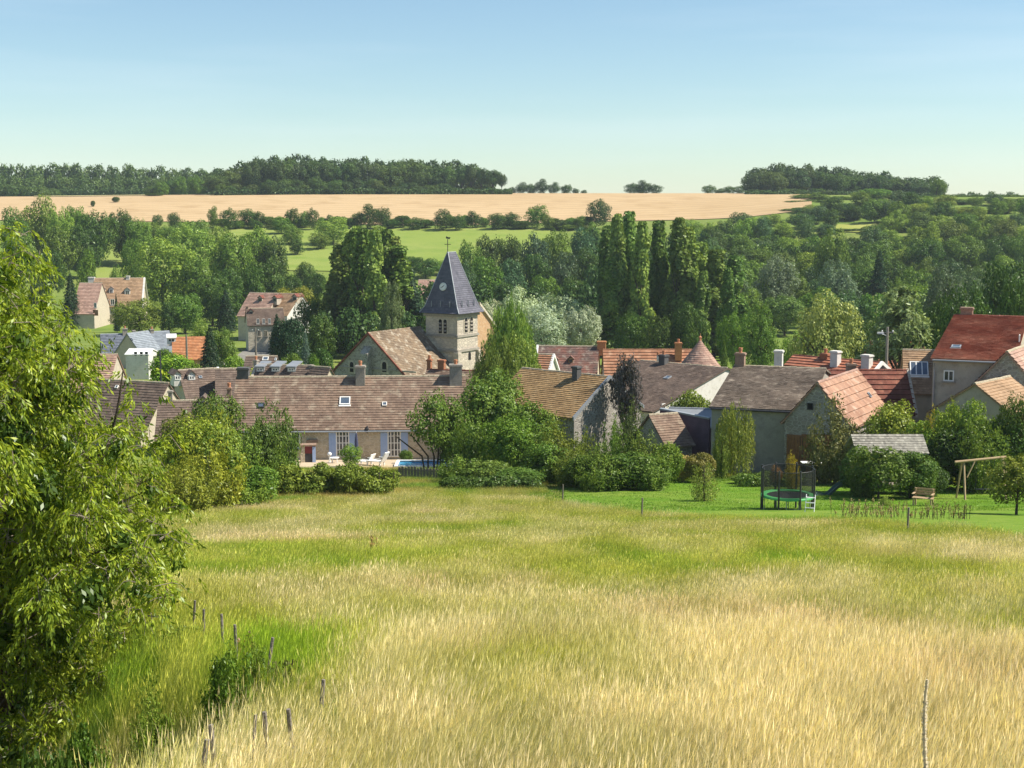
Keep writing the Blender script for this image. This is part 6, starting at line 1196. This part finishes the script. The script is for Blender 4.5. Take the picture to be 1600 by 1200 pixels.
# --- village greenery and the gardens in front
V1 = [('weeping', 800, 462, 84, 130, (.13, .19, .045), 'tall weeping birch behind the farmhouse and the ochre roof'), ('weeping', 775, 520, 80, 122, (.12, .18, .04), 'lower weeping birch beside the church tower'), ('upright', 745, 560, 60, 112, (.11, .18, .035), 'bright upright shrub by the farmhouse end'),
      ('bush', 1082, 598, 82, 112, (.14, .17, .035), 'yellowish rounded shrub before the white gable'), ('tall', 978, 556, 66, 101, (.115, .095, .10), 'purple leaved tree top behind the overgrown shrubs'), ('upright', 985, 610, 60, 99, (.085, .14, .045), 'slender green tree under the purple leaved top'),
      ('broad', 762, 592, 130, 99, (.085, .15, .026), 'broad shady tree beside the farmhouse end'), ('broad', 826, 628, 120, 94, (.085, .155, .026), 'broad green tree before the ochre roof'), ('broad', 700, 622, 60, 93, (.09, .155, .028), 'small tree leaning from the multi stemmed one'),
      ('upright', 430, 600, 84, 80, (.075, .125, .026), 'dark upright tree before the farmhouse wall'), ('broad', 405, 640, 70, 79, (.08, .13, .03), 'dark tree under the upright one by the hedge'), ('upright', 335, 612, 80, 74, (.16, .22, .03), 'bright yellow green tree behind the bank of bushes'),
      ('broad', 300, 650, 130, 70, (.15, .21, .03), 'broad yellow green tree at the end of the meadow'), ('broad', 350, 665, 120, 69, (.11, .17, .028), 'bushy green tree at the corner of the meadow'), ('bush', 392, 720, 110, 68, (.09, .145, .028), 'dark bush at the corner of the meadow and the hedge'), ('bush', 300, 725, 110, 64, (.10, .16, .03), 'rounded bush under the yellow green tree'),
      ('round', 548, 692, 40, 99, (.13, .20, .035), 'clipped round bush on the terrace'), ('bush', 634, 700, 24, 102.5, (.08, .14, .03), 'small bush under the second french door'),
      ('upright', 845, 655, 70, 87, (.09, .15, .03), 'upright shrub in the thicket below the ochre roof'), ('upright', 912, 660, 56, 84, (.11, .16, .03), 'tall narrow shrub before the rubble gable'), ('upright', 958, 640, 56, 83, (.09, .14, .028), 'tallest narrow shrub of the overgrown hedge'), ('upright', 1000, 655, 70, 82.5, (.10, .15, .03), 'tall loose shrub with bare stem in the overgrown hedge'), ('bush', 1040, 682, 64, 83, (.12, .18, .03), 'rounded light shrub at the end of the overgrown hedge'), ('bush', 985, 700, 110, 80, (.06, .10, .022), 'dark bramble bush under the overgrown hedge'), ('bush', 920, 705, 90, 80.5, (.055, .095, .022), 'dark bramble bush at the edge of the grass'), ('bush', 760, 715, 100, 84, (.09, .15, .03), 'ivy covered bush beside the picket fence'), ('bush', 715, 742, 60, 80, (.06, .10, .025), 'dark low shrub at the end of the picket fence'), ('bush', 810, 728, 90, 82, (.08, .14, .028), 'low green bramble below the broad tree'),
      ('mop', 1149, 634, 66, 88, (.17, .22, .05), 'rounded weeping shrub before the barn wall'), ('upright', 1128, 660, 30, 87, (.13, .19, .04), 'small upright shrub beside the weeping one'), ('sparse', 1102, 706, 54, 72, (.14, .18, .05), 'young sapling standing alone on the lawn edge'), ('bush', 1094, 700, 56, 85, (.13, .15, .045), 'olive shrub behind the lone sapling'), ('bush', 1066, 705, 50, 86, (.30, .26, .11), 'dry straw coloured shrub behind the lawn'),
      ('upright', 1310, 608, 104, 84, (.10, .13, .05), 'loose grey green tree before the barn doors'), ('broad', 1395, 615, 120, 83, (.13, .20, .026), 'bright green leafy tree behind the playhouse'), ('broad', 1440, 640, 80, 81, (.13, .20, .026), 'bright green bush at the playhouse corner'), ('loose', 1375, 694, 120, 73.4, (.075, .13, .028), 'dark leafy apple tree hiding the playhouse front'), ('loose', 1424, 702, 100, 73.8, (.07, .12, .028), 'second leafy tree before the playhouse, nearer the wooden bench'), ('broad', 1345, 700, 70, 76, (.055, .10, .026), 'dark bush at the slide end of the playhouse'), ('bush', 1455, 715, 60, 75.5, (.055, .10, .024), 'dark bush beside the wooden bench'),
      ('broad', 1520, 600, 84, 80.5, (.12, .20, .03), 'leafy bush below the low tan roof'), ('broad', 1480, 630, 70, 81, (.15, .22, .03), 'light green bush between the houses and the swing'), ('bush', 1500, 655, 110, 79.5, (.045, .085, .02), 'large dark laurel behind the swing frame'), ('bush', 1570, 640, 110, 79, (.05, .09, .02), 'large dark laurel at the picture edge'), ('broad', 1590, 612, 70, 79, (.07, .12, .025), 'dark leafy bush over the laurels'), ('upright', 1455, 622, 34, 84, (.26, .26, .03), 'yellow green shrub by the tall house corner'), ('upright', 1490, 606, 28, 83, (.22, .24, .045), 'slim yellowish shrub under the small white window'),
      ('loose', 1592, 712, 110, 61, (.10, .15, .028), 'young fruit tree at the picture edge of the lawn'), ('upright', 1239, 698, 26, 79, (.27, .25, .03), 'yellow leaved shrub behind the trampoline'), ('upright', 1383, 772, 20, 69, (.17, .24, .05), 'small pale green shrub in front of the apple tree'),
      ('bush', 1200, 732, 44, 83, (.11, .17, .04), 'flowering bush behind the trampoline'), ('bush', 1165, 738, 50, 84, (.10, .17, .035), 'low green bush by the white garden chair'), ('bush', 1213, 722, 22, 82, (.25, .15, .06), 'rust coloured small bush behind the trampoline'), ('bush', 1255, 735, 40, 83, (.10, .16, .035), 'small green bush by the trestle table'),
      ('upright', 360, 985, 100, 12.6, (.075, .14, .02), 'small dark bush growing on the bank among the fence posts'), ('upright', 515, 1085, 46, 10.5, (.16, .21, .045), 'leafy weed beside the stubby fence post'), ('bush', 290, 1000, 90, 17, (.12, .18, .03), 'light bush under the hanging leaves of the big tree'),
      ('bush', 270, 545, 90, 168, MG, 'clipped green hedge bush beside the white outbuilding'), ('bush', 300, 562, 70, 160, (.10, .16, .03), 'yellowish garden bush below the orange roof'), ('bush', 255, 540, 40, 196, DG, 'dark hedge in front of the orange roof'), ('bush', 365, 548, 40, 180, MG, 'green bush by the village road'), ('upright', 395, 562, 40, 160, LG, 'light green shrub at the bend of the road')]
for k, px, tp, w, Y, c, lb in V1: tree(k, px, tp, w, Y, c if 'purple' in lb else (c[0] * 1.42, c[1] * 1.34, c[2] * 1.1), lb)
V2 = [('upright', 738, 628, 80, 90, (.10, .16, .03), 'ragged upright shrub between the pool tree and the broad shady tree'), ('broad', 795, 640, 100, 88, (.095, .16, .026), 'broad bushy shrub under the weeping birch'), ('upright', 872, 645, 80, 86, (.12, .18, .03), 'ragged shrub before the ochre eave'), ('upright', 895, 690, 70, 82, (.11, .165, .03), 'loose low shrub at the foot of the rubble gable'), ('broad', 855, 690, 100, 85, (.08, .14, .025), 'dense green bush above the flat topped hedge'),
      ('fine', 812, 500, 70, 126, (.16, .215, .05), 'airy birch standing close to the tall weeping birch'), ('upright', 785, 560, 90, 105, (.14, .20, .035), 'ragged light shrub under the lower weeping birch'), ('upright', 720, 705, 80, 84, (.10, .16, .03), 'ragged shrub beside the ivy covered bush'), ('upright', 940, 690, 90, 79, (.10, .15, .03), 'ragged shrub at the front of the overgrown hedge'), ('upright', 1020, 700, 80, 79.5, (.11, .165, .03), 'ragged light shrub at the front end of the overgrown hedge'),
      ('upright', 325, 660, 120, 63, (.17, .225, .03), 'tall ragged yellow green shrub at the meadow corner'), ('upright', 375, 655, 90, 71, (.10, .155, .028), 'ragged green shrub before the low brown house'), ('upright', 285, 700, 110, 58, (.15, .21, .03), 'ragged shrub nearest the hanging tree'), ('upright', 440, 690, 60, 76.5, (.10, .15, .028), 'ragged dark shrub at the end of the long hedge'), ('upright', 360, 730, 120, 66, (.13, .19, .03), 'low ragged shrub along the meadow corner'),
      ('upright', 1350, 690, 60, 74.5, (.09, .14, .03), 'ragged shrub over the slide'), ('upright', 1440, 700, 60, 74, (.09, .14, .028), 'ragged shrub by the wooden bench'), ('upright', 1540, 640, 90, 77.5, (.10, .16, .028), 'ragged bush rising between the two dark laurels'),
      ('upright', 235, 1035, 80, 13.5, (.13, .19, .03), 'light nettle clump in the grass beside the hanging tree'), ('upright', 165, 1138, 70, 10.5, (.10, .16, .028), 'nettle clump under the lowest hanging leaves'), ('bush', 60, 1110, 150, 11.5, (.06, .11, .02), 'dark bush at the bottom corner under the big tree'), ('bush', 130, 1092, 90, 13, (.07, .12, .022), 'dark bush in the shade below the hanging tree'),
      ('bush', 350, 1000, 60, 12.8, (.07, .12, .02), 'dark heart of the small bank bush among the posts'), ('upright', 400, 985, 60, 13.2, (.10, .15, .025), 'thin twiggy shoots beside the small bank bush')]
for k, px, tp, w, Y, c, lb in V2: tree(k, px, tp, w, Y, (c[0] * 1.42, c[1] * 1.34, c[2] * 1.1), lb)
for px in (345, 372, 398, 420, 440, 470, 505, 530, 548, 612, 628, 664, 705, 728, 756, 788, 815, 870, 895, 915): tree('bush', px, 337 + R5.uniform(-4, 6), R5.uniform(22, 40), 476 + R5.uniform(-3, 3), R5.choice((DG, MG)), 'low ragged hedge bush at the foot of the wheat field above ' + seg(px, [(440, 'the manor trees'), (640, 'the church poplars'), (760, 'the spire'), (1000, 'the willows')]), HG, parts=False)
for k, px, tp, w, Y, c, lb in [('broad', 338, 600, 92, 92, (.13, .19, .032), 'bushy tree hiding the end of the farmhouse roof'), ('broad', 285, 640, 90, 84, (.15, .21, .034), 'yellowish tree before the low brown house'), ('broad', 772, 572, 104, 101, (.12, .19, .032), 'tall leafy tree at the foot of the weeping birch'), ('upright', 835, 606, 84, 95, (.13, .20, .034), 'ragged tall shrub covering the lower corner of the ochre roof'),
        ('poplar', 1118, 392, 80, 224, POPD, 'dark slim poplar continuing the tall row over the dovecote'), ('poplar', 1148, 402, 70, 228, POPD, 'last low poplar of the tall row'), ('poplar', 1095, 380, 70, 232, POP, 'lighter poplar leaning against the end of the tall row')]: tree(k, px, tp, w, Y, c, lb)
# multi stemmed tree by the pool
q = at(682, 610, 92.5); g = H(q.x, 92.5); ms = thing('multi_stemmed_tree', 'multi stemmed dark tree standing in front of the pool', 'tree', (q.x, 92.5, g)); k = 92.5 / F; mb = MB()
for px, bx in ((664, 668), (676, 677), (684, 681), (690, 684), (652, 664)): mb.tube([((bx - 682) * k, 0, -.2), ((px - 682) * k * .8, .2, 1.2), ((px - 682) * k * 2.2, .1, 2.6)], [.07, .06, .04], 6)
mb.build('trunk', M_BARK, ms); cr = link('crown', broad(333, 12, 10000, .30, .034), ms, (0, 0, 0), (0, 0, .4), (108 * k, 100 * k, q.z - g)); cr.color = (.12, .19, .03, 1)
# hedges
def hedge(px0, px1, top, Y, col, label, n=7000, dpt=1.6, Y1=None, size=.14):
    a, b = at(px0, top, Y), at(px1, top, Y1 or Y); m0 = (a + b) / 2; L = math.hypot(b.x - a.x, b.y - a.y); g = H(m0.x, m0.y); o = thing('hedge', label, 'hedge', (m0.x, m0.y, g), math.atan2(b.y - a.y, b.x - a.x)); f = link('foliage', hedge_mesh(L, m0.z - g, dpt, n, int(px0), size), o); f.color = (*col, 1)
    mb = MB()
    for i in range(int(L / .8)): x = -L / 2 + .4 + i * .8; mb.tube([(x, 0, -.1), (x + .05, 0, (m0.z - g) * .7)], .03, 5)
    mb.build('stems', M_BARK, o)
hedge(420, 628, 722, 76, (.16, .215, .032), 'long loose hedge below the farmhouse terrace', 20000, 2.0); hedge(795, 905, 704, 90, (.085, .16, .028), 'flat topped hedge below the ochre house'); hedge(1145, 1260, 738, 82, (.10, .17, .03), 'low flowering hedge behind the trampoline', 5000, 1.2); hedge(232, 305, 552, 172, (.12, .18, .03), 'bright clipped hedge by the white outbuilding', 5000, 2, None, .25)
hedge(690, 850, 742, 80, (.085, .145, .032), 'low tangled hedge of ivy at the top of the meadow', 8000, 1.6)
# dock weeds (brown seed stems) at the meadow edge and on the bank
def weeds(px0, px1, py, hpx, nst, Y, label, col=(.20, .11, .05), seed=0):
    r = np.random.default_rng(seed); a, b = at(px0, py, Y), at(px1, py, Y); m0 = (a + b) / 2; o = thing('dock_weed', label, 'weeds', (m0.x, Y, H(m0.x, Y))); P, T = [], []; mb = MB()
    for i in range(nst):
        x = r.uniform(a.x, b.x) - m0.x; y = r.normal(0, .012 * Y); z0 = H(m0.x + x, Y + y) - H(m0.x, Y); h = hpx * Y / F * r.uniform(.2, 1.1); lx = r.normal(.05, .16) * h; mb.tube([(x, y, z0 - .1), (x + lx, y, z0 + h)], .006 + Y * .00008, 4); m = 26; t = r.uniform(.5, 1, m)
        P.append(np.stack([x + lx * t + r.normal(0, .03, m), y + r.normal(0, .03, m), z0 + h * t], -1))
    s = tag(mb.build('stems', M_BARK, o), kind='stuff'); P = np.concatenate(P); V, Q, t = leaf_quads(P, r.normal(size=P.shape), .04 + Y * .0003, .6, r, np.tile([0, 0, 1.0], (len(P), 1)) + r.normal(size=P.shape) * .4); f = tag(link('seed_heads', np_mesh('seed_heads', V, Q, M_LEAF, t), o), kind='stuff'); f.color = (*col, 1)
weeds(1310, 1420, 826, 30, 64, 57, 'brown dock weeds at the meadow edge below the playhouse', (.40, .33, .15), 1); weeds(1425, 1520, 832, 26, 44, 56, 'dull green dock weeds beside the brown ones at the meadow edge', (.27, .25, .09), 2)
weeds(478, 552, 1052, 46, 22, 13.0, 'brown dock stems at the bend of the old fence', (.20, .13, .055), 3); weeds(425, 450, 1040, 60, 8, 13.2, 'dark green dock stems beside the small bush on the bank', (.10, .12, .03), 4); weeds(370, 410, 1010, 60, 8, 15.5, 'rusty dock stems rising behind the small bush on the bank', (.24, .13, .05), 5); weeds(575, 600, 880, 30, 6, 36, 'rusty tuft of dock in the middle of the meadow', (.32, .18, .07), 6)
weeds(1480, 1600, 1200, 60, 12, 6.6, 'dark brown seed stems in the nearest grass', (.16, .08, .05), 7)

# ------------------------------------------------------------------ big hanging tree at the near bank
LOBES = [(5, 372, 30), (48, 408, 30), (10, 440, 60), (66, 474, 34), (30, 520, 74), (92, 548, 44), (-20, 560, 90), (158, 545, 18), (60, 600, 80), (118, 628, 44), (196, 600, 20), (222, 655, 26), (20, 680, 95), (100, 695, 85), (180, 700, 58), (244, 690, 32), (60, 770, 100), (160, 775, 80), (232, 765, 50), (268, 722, 26),
         (0, 850, 105), (100, 850, 95), (190, 850, 70), (250, 840, 40), (278, 885, 22), (40, 930, 105), (140, 930, 80), (212, 925, 48), (272, 938, 20), (20, 1010, 95), (110, 1010, 76), (178, 995, 36), (30, 1090, 80), (100, 1080, 52), (0, 1160, 76), (60, 1160, 50), (308, 905, 13), (-60, 480, 90), (-90, 620, 110), (-90, 760, 120), (-100, 900, 120), (-80, 1040, 110), (268, 588, 10), (140, 1060, 26),
         (283, 790, 24), (272, 845, 34), (245, 905, 40), (235, 985, 24), (100, 1140, 44), (30, 1200, 80), (176, 660, 30), (130, 580, 16), (176, 528, 10), (150, 572, 12), (240, 582, 9), (214, 616, 12), (290, 645, 12), (130, 510, 12), (110, 575, 20), (255, 625, 14), (300, 700, 14), (296, 860, 16)]
YT = 19.0; q = at(-30, 1150, YT); tb = Vector((q.x, YT, H(q.x, YT))); r = np.random.default_rng(99); kk = YT / F
bt = thing('hanging_tree', 'large tree with narrow drooping yellow green leaves filling the near bank', 'tree', tb)
B = []
for px, py, rp_x in LOBES:
    rr = rp_x * kk; y = YT + r.normal(0, .9); B.append((*(at(px, py, y) - tb), rr)); 
    if rp_x > 50: B.append((*(at(px + r.normal(0, 20), py + r.normal(0, 20), YT + 1.6 + r.normal(0, .4)) - tb), rr * .9)); B.append((*(at(px + r.normal(0, 15), py + r.normal(0, 15), YT - 1.1 + r.normal(0, .3)) - tb), rr * .7))
B0 = B; B = [(x + q * rr * .85, y + w_ * rr * .85, z + e * rr * .85, rr * r.uniform(.26, .46)) for x, y, z, rr in B0 for q, w_, e in unit(r.normal(size=(max(3, int(9 * min(1, rr / .6))), 3)))]; B = np.array(B)
nsp = 10500; w = B[:, 3] ** 2; k = r.choice(len(B), nsp, p=w / w.sum()); d = unit(r.normal(size=(nsp, 3))); d[:, 2] = np.where((d[:, 2] < -.2), -d[:, 2], d[:, 2])
SP = B[k, :3] + d * (B[k, 3] * r.uniform(.55, 1.12, nsp))[:, None]; g0 = Hn(SP[:, 0] + tb.x, SP[:, 1] + tb.y) - tb.z; ok = SP[:, 2] > g0 + .15; SP, d, k = SP[ok], d[ok], k[ok]; nsp = len(SP)
m = 14; tt = np.tile(np.linspace(0, 1, m), nsp); idx = np.repeat(np.arange(nsp), m); L = r.uniform(.16, .40, nsp)
out = unit(d * np.array([1, 1, .3]) + r.normal(size=d.shape) * .35)
P = SP[idx] + out[idx] * (L[idx] * tt * .75)[:, None] + np.stack([0 * tt, 0 * tt, -L[idx] * tt ** 1.7 * .75], -1) + r.normal(0, .018, (nsp * m, 3))
T = unit(out[idx] * .75 + np.array([0, 0, -1.0]) + r.normal(size=P.shape) * .38); N = unit(np.cross(T, r.normal(size=P.shape))); ln = r.uniform(.055, .11, len(P)); wd = ln * .25
S_ = np.cross(N, T); mid_ = P + T * (ln * .5)[:, None] + N * (ln * .06)[:, None]; tip = P + T * ln[:, None]
V = np.stack([P, mid_ + S_ * wd[:, None] * .6, tip, mid_ - S_ * wd[:, None] * .6], 1).reshape(-1, 3)
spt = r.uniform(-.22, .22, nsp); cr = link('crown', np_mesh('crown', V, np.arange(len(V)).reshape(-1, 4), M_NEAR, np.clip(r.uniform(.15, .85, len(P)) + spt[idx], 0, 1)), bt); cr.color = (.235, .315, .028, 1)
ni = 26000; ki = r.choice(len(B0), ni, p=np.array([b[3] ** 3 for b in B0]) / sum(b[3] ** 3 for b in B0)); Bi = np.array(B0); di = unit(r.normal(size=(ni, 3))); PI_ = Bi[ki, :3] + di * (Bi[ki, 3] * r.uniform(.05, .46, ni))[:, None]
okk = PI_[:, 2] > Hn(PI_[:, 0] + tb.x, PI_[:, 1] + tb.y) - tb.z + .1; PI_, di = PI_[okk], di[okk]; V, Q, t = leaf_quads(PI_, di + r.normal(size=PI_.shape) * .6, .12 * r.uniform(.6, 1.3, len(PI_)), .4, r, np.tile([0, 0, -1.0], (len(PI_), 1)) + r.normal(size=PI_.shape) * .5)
ic = link('shade_toned_inner_leaves', np_mesh('shade_toned_inner_leaves', V, Q, M_NEAR, t * .6), bt); ic.color = (.10, .16, .02, 1)  # added filler leaves, coloured darker to put shade inside the crown
# twigs carrying the sprays
mb = MB(); r2 = random.Random(8)
mb.tube([(0, 0, -.4), (.1, 0, .6), (.25, .1, 1.8), (.2, 0, 3.2), (.1, 0, 4.6), (.3, 0, 6.2)], [.22, .17, .14, .11, .075, .03], 9)
for i in range(0, len(B0), 2):
    if B0[i][3] < .42: continue
    c = Vector(B0[i][:3]); z0 = max(.5, min(5.2, c.z - .7 - .3 * abs(c.x))); p0 = Vector((.18, .03, z0)); mid2 = p0.lerp(c, .55) + Vector((0, 0, .22)); mb.tube([p0, mid2, c], [.05, .032, .012], 5)
mb.build('trunk', M_BARK, bt)
mb = MB()
for i in range(0, nsp, 5):
    a = Vector(SP[i]); b = Vector(P[i * m + m - 1]); c = Vector(P[i * m + m // 2]); bk = a - Vector(d[i]) * .28; mb.tube([bk, a, c, b], [.006, .005, .004, .002], 4)
tw = mb.build('twigs', M_PALEBARK, bt)
# one long bare branch rising through the thin top
qa, qb, qc, qd = (at(*p, YT - .8) - tb for p in ((160, 715), (175, 680), (187, 620), (192, 580)))
mb = MB(); mb.tube([qa, qb, qc, qd], [.028, .024, .016, .008], 7); mb.build('bare_branch', M_BARK, bt)
# ------------------------------------------------------------------ air: thin summer haze round the whole scene
mb = MB(); x1 = 45 + .62 * 1600 + 40; mb.box(-x1, x1, -60, 1660, CZ - 75, CZ + 34)
hm = bpy.data.materials.new('summer_haze'); hm.use_nodes = True; hn = hm.node_tree; hn.nodes.remove(hn.nodes['Principled BSDF'])
pv = hn.nodes.new('ShaderNodeVolumePrincipled'); pv.inputs['Color'].default_value = (.80, .90, 1.0, 1); pv.inputs['Density'].default_value = 0.00013; pv.inputs['Anisotropy'].default_value = .2
hn.links.new(pv.outputs[0], hn.nodes['Material Output'].inputs['Volume'])
tag(mb.build('haze', hm), 'thin bluish summer haze over the valley', None, None, 'stuff')
